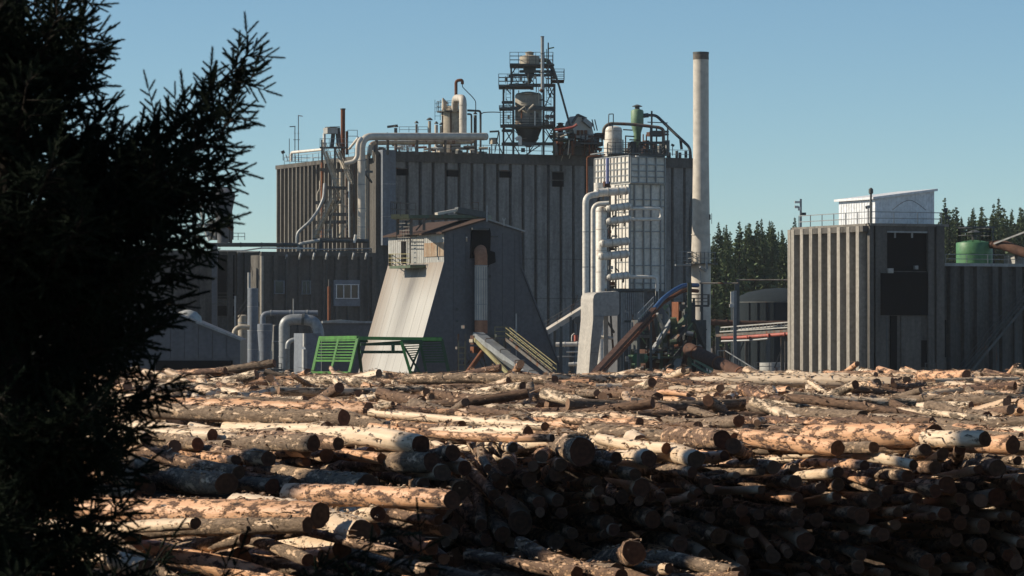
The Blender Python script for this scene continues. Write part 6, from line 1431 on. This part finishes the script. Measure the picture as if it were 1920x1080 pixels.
# ============================================================ NEAR CONIFER
def shoot_template(n=42):
    vs, fs = [], []
    for k in range(n):
        t = (k + .5) / n; a = k * 2.399963; el_ = R(46 - 18 * t)
        o = np.array([t, 0, 0]); ln = .20 * (1 - .35 * t ** 3)
        rad = np.array([0, math.cos(a), math.sin(a)]); tan = np.array([0, -math.sin(a), math.cos(a)])
        d = np.array([math.cos(el_), 0, 0]) * 1.0 + rad * math.sin(el_); wv = tan * .042
        b = len(vs); vs += [o - wv, o + wv, o + d * ln * 1.15]; fs += [(b, b + 1, b + 2)]
    b = len(vs)
    for a in (0, 2.09, 4.19): vs.append(np.array([-.05, .02 * math.cos(a), .02 * math.sin(a)]))
    vs.append(np.array([1.0, 0, 0])); fs += [(b, b + 1, b + 3), (b + 1, b + 2, b + 3), (b + 2, b, b + 3)]
    return np.array(vs), np.array(fs)
SV, SF = shoot_template()
shoots = []            # (origin, direction, length)
wood = MB()
def rot_about(v, ax, a):
    return v * math.cos(a) + ax.cross(v) * math.sin(a) + ax * ax.dot(v) * (1 - math.cos(a))
def limb(p0, tip, sag=.12, dens=1.0, spread=.42):
    p0, tip = Vector(p0), Vector(tip); Lm = (tip - p0).length
    mid = p0.lerp(tip, .5) - ZZ * Lm * sag; N_ = 14
    pts = [p0 * (1 - t) ** 2 + mid * 2 * t * (1 - t) + tip * t * t for t in [k / N_ for k in range(N_ + 1)]]
    wood.tube(pts, [.024 * (1 - .85 * k / N_) * (Lm / 1.6) ** .7 for k in range(N_ + 1)], 6)
    ns = int(Lm / .030 * dens); side = 1
    for k in range(ns):
        t = .10 + .90 * (k + random.random() * .6) / ns
        if t > 1: continue
        f_ = t * N_; i_ = min(int(f_), N_ - 1); p = pts[i_].lerp(pts[i_ + 1], f_ - i_); tv = (pts[i_ + 1] - pts[i_]).normalized()
        side = -side; lat = tv.cross(ZZ).normalized(); ax = rot_about(lat, tv, random.gauss(0 if side > 0 else math.pi, .75))
        nrm = tv.cross(ax).normalized()
        sd = (tv * math.cos(R(random.gauss(54, 8))) + ax * math.sin(R(54)) + Vector((0, 0, -.16))).normalized()
        sl2 = spread * Lm / 1.6 * (1.08 - t) ** .8 * random.uniform(.7, 1.15) * min(1, .45 + t * 3) + .05
        end = p + sd * sl2; end.z -= sl2 * .12 * (1 - t) - sl2 * .10
        wood.tube([p, p.lerp(end, .5), end], [.006, .0045, .002], 4, caps=False)
        m = max(2, int(sl2 / .027 * dens)); s2 = 1
        sdd = (end - p).normalized()
        for j in range(m):
            u = (j + .6) / m; s2 = -s2
            dd = (sdd * math.cos(.75) + rot_about(nrm, sdd, math.pi / 2 * s2 + random.gauss(0, .7)) * math.sin(.75)).normalized()
            shoots.append((p.lerp(end, u), dd, random.uniform(.07, .125) * (1.15 - .3 * u)))
        shoots.append((end, sdd, random.uniform(.08, .15)))
    shoots.append((pts[-1], (pts[-1] - pts[-3]).normalized(), .12))
TY = 19.0; trunk_xy = (S(18 - 960, TY), TY)
def on_trunk(py): q = P(18, py, TY); return Vector((trunk_xy[0], trunk_xy[1], q.z))
TIPS = [(472, 92, -.1, 470), (478, 140, .2, 470), (448, 215, -.5, 480), (430, 300, .5, 520), (415, 350, -.2, 560), (395, 300, .9, 520), (350, 268, .3, 460), (400, 420, -.7, 620), (352, 505, .1, 680),
        (335, 560, .6, 720), (300, 610, -.3, 760), (262, 640, .4, 800), (322, 715, -.1, 830), (285, 750, .3, 860), (262, 800, -.6, 900), (230, 850, .2, 930), (262, 880, -.2, 970), (238, 950, .5, 1020), (225, 1005, -.4, 1060), (250, 1075, .1, 1120), (215, 1120, -.2, 1180),
        (172, 5, .1, 200), (184, 62, -.3, 260), (178, 128, .4, 300), (205, 200, -.1, 370), (215, 262, .3, 420), (160, -40, -.2, 140), (300, 330, -.3, 540), (285, 430, .3, 620), (250, 520, -.4, 700), (200, 340, .7, 520), (210, 640, .8, 800), (180, 760, -.8, 880),
        (-180, 60, 0, 260), (-250, 300, .4, 480), (-220, 560, -.4, 720), (-260, 820, .2, 960), (90, -60, .5, 120), (110, 20, -.4, 220), (130, 150, .9, 330), (100, 300, -1.0, 460)]
for tx, ty, dyy, oy in TIPS:
    if ty > 330: oy = ty + (oy - ty) * .55
    limb(on_trunk(oy), P(tx, ty, TY + dyy), sag=.10, dens=1.0)
for k in range(74):       # limbs towards and away from the viewer
    a = random.uniform(0, 6.28); L_ = random.uniform(.8, 1.35); oy = random.uniform(60, 1200)
    o_ = on_trunk(oy); limb(o_, o_ + Vector((math.cos(a) * L_ * .55 - .05, math.sin(a) * L_, L_ * random.uniform(.15, .5))), dens=.8)
for k in range(70):       # the rest of the tree, above and below the frame
    a = random.uniform(0, 6.28); z_ = random.uniform(2.0, 6.2) if k < 44 else random.uniform(10.3, 13.2)
    L_ = (14.2 - z_) * .30 * random.uniform(.8, 1.1)
    o_ = Vector((trunk_xy[0], trunk_xy[1], z_)); limb(o_, o_ + Vector((math.cos(a) * L_, math.sin(a) * L_, L_ * .35)), dens=.42)
so = np.array([s[0] for s in shoots]); sdv = np.array([s[1] for s in shoots]); sdv /= np.linalg.norm(sdv, axis=1)[:, None]; sL = np.array([s[2] for s in shoots])
rn = RNG.normal(size=sdv.shape); e1 = np.cross(sdv, rn); e1 /= np.linalg.norm(e1, axis=1)[:, None]; e2 = np.cross(sdv, e1)
rs = np.maximum(sL, .09)      # needle length stays while the shoot shortens
V = so[:, None] + SV[None, :, 0:1] * (sdv * sL[:, None])[:, None] + (SV[None, :, 1:2] * e1[:, None] + SV[None, :, 2:3] * e2[:, None]) * rs[:, None, None]
nv = SV.shape[0]; Fm = (SF[None] + (np.arange(len(so)) * nv)[:, None, None]).reshape(-1, 3)
print("shoots", len(so), "needle tris", len(Fm))
def tri_mesh(name, V, Fm, mat):
    me = bpy.data.meshes.new(name); me.vertices.add(len(V)); me.vertices.foreach_set("co", V.astype(np.float32).ravel())
    me.loops.add(Fm.size); me.loops.foreach_set("vertex_index", Fm.astype(np.int32).ravel())
    me.polygons.add(len(Fm)); me.polygons.foreach_set("loop_start", np.arange(0, Fm.size, 3, dtype=np.int32))
    me.materials.append(M[mat]); me.update(calc_edges=True); return me
tb = Vector((trunk_xy[0], trunk_xy[1], 0))
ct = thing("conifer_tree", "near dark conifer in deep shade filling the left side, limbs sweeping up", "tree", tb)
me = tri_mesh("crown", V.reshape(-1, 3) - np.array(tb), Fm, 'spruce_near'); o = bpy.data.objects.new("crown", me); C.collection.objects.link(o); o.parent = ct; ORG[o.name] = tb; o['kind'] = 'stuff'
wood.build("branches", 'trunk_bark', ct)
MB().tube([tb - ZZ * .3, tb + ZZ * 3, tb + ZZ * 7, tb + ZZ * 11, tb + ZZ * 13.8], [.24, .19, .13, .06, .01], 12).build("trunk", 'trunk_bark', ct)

# ============================================================ FAR PLANTATION PINES
def far_pine(seed, h=28.0):
    rg = np.random.default_rng(seed); vs, fs = [], []
    z = h * .22
    while z < h:
        t = (z / h - .22) / .78; Rr = (2.5 * (1 - t) ** .8 + .12) * rg.uniform(.75, 1.2)
        for k in range(int(rg.integers(6, 9)) if t < .9 else 4):
            a = rg.uniform(0, 6.28); L_ = Rr * rg.uniform(.55, 1.15); rise = rg.uniform(-.05, .45) + t * .5
            d = np.array([math.cos(a), math.sin(a), rise]); sd = np.array([-math.sin(a), math.cos(a), 0])
            for j in range(4):
                p = np.array([0, 0, z]) + d * L_ * rg.uniform(.15, .8); q = p + (d + sd * rg.normal(0, .6) + np.array([0, 0, rg.normal(.15, .3)])) * L_ * rg.uniform(.25, .5)
                wv = np.cross(q - p, rg.normal(size=3)); wv = wv / (np.linalg.norm(wv) + 1e-6) * rg.uniform(.20, .42) * (1 - .5 * t)
                b = len(vs); vs += [p - wv * .5, p + wv * .5, (p + q) / 2 + wv, (p + q) / 2 - wv, q]; fs += [(b, b + 1, b + 2), (b, b + 2, b + 3), (b + 3, b + 2, b + 4)]
        z += rg.uniform(.26, .5) * (1 - .35 * t)
    return tri_mesh("crown", np.array(vs), np.array(fs), 'pine_far')
PM = [far_pine(s) for s in range(7)]
TM = []
for k in range(1):
    o = MB().tube([(0, 0, -.5), (0, 0, 10), (0, 0, 20), (0, 0, 28.2)], [.26, .18, .10, .02], 7).build("trunk", 'trunk_bark'); TM.append(o.data); bpy.data.objects.remove(o)
rgp = random.Random(5); npine = 0
ORD = "first second third fourth fifth sixth seventh eighth ninth tenth eleventh twelfth thirteenth fourteenth fifteenth sixteenth seventeenth eighteenth nineteenth twentieth".split()
def pine(px, Y, top_py, row, k):
    global npine
    h = (P(px, top_py, Y).z) / 28.0; x = S(px - 960, Y)
    reg, side = ("chimney", "left") if px < 1600 else ("ribbed tower", "right")
    if row == 0: lab, grp = f"{ORD[min(k, 19)]} pine right of the {reg} in the plantation's front row", "front row pines right of the " + reg
    else: lab, grp = f"dark green pine in the back rows of the plantation right of the {reg}", "back row pines right of the " + reg
    t = thing("pine_tree", lab, "tree", (x, Y, 0), grp)
    t.scale = (h * rgp.uniform(.85, 1.5),) * 2 + (h,); t.rotation_euler = (0, 0, rgp.uniform(0, 6.28))
    for nm, md in (("crown", rgp.choice(PM)), ("trunk", TM[0])):
        o = bpy.data.objects.new(nm, md); C.collection.objects.link(o); o.parent = t
    npine += 1
for row in range(6):
    Yr = 610 + row * 9; px = 1338 + row * 5; k = 0
    while px < 2020:
        top = (452 if px < 1560 else 420) - row * 3.5 + rgp.choice((rgp.uniform(-34, 8), rgp.uniform(-10, 30)))
        if 1520 < px < 1752: px = 1756 + row * 4; k = 0; continue
        pine(px, Yr + rgp.uniform(-2, 2), top, row, k); k += 1; px += rgp.uniform(15, 25)
print("pines", npine)
# conifers standing round the viewer and beside the heap: they throw the shade on its near end
def mid_conifer(seed):
    rg = np.random.default_rng(seed); n = 15000
    t = rg.uniform(0, 1, n) ** .8; z = 2 + 16 * t; Rr = 3.3 * (1 - t) ** .8 + .15
    a = rg.uniform(0, 6.28, n); rr = Rr * np.sqrt(rg.uniform(.05, 1, n)); c_ = np.stack([np.cos(a) * rr, np.sin(a) * rr, z + .25 * rr], 1)
    d_ = np.stack([np.cos(a), np.sin(a), rg.normal(.1, .35, n)], 1) * rg.uniform(.25, .6, n)[:, None]
    s_ = np.cross(d_, rg.normal(size=(n, 3))); s_ /= np.linalg.norm(s_, axis=1)[:, None]; s_ *= rg.uniform(.04, .11, n)[:, None]
    V_ = np.stack([c_ - s_, c_ + s_, c_ + d_], 1).reshape(-1, 3)
    return tri_mesh("crown", V_, np.arange(3 * n).reshape(-1, 3), 'spruce_near')
MC = [mid_conifer(3), mid_conifer(4)]
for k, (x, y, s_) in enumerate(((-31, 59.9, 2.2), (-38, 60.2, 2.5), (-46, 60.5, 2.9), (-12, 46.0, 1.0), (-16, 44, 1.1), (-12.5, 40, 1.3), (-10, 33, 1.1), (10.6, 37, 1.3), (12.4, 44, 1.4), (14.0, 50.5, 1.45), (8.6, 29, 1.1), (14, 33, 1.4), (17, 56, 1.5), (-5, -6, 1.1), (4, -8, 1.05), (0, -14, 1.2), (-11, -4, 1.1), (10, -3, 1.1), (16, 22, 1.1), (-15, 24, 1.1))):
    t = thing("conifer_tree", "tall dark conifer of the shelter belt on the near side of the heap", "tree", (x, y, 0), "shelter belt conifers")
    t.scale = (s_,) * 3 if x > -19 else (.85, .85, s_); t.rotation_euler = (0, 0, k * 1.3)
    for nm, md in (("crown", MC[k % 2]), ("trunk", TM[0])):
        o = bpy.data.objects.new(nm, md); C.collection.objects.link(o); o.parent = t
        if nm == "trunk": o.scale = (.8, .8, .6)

# ============================================================ THIN AIR HAZE
hz = MB().obox((-1700, -400, -1.2), (3400, 0, 0), (0, 3300, 0), (0, 0, 62)).build("haze", 'black_void', sm=False)
hm = bpy.data.materials.new("haze_air"); hm.use_nodes = True; ht = hm.node_tree; ht.nodes.clear()
ho = ht.nodes.new("ShaderNodeOutputMaterial"); hv = ht.nodes.new("ShaderNodeVolumePrincipled")
hv.inputs['Color'].default_value = (.86, .92, 1, 1); hv.inputs['Density'].default_value = .00006; hv.inputs['Anisotropy'].default_value = .1
ht.links.new(hv.outputs[0], ho.inputs['Volume']); hz.data.materials.clear(); hz.data.materials.append(hm)
hz['kind'] = 'stuff'; tag(hz, "thin pale air haze over the whole mill yard", "haze")
C.cycles.volume_bounces = 0
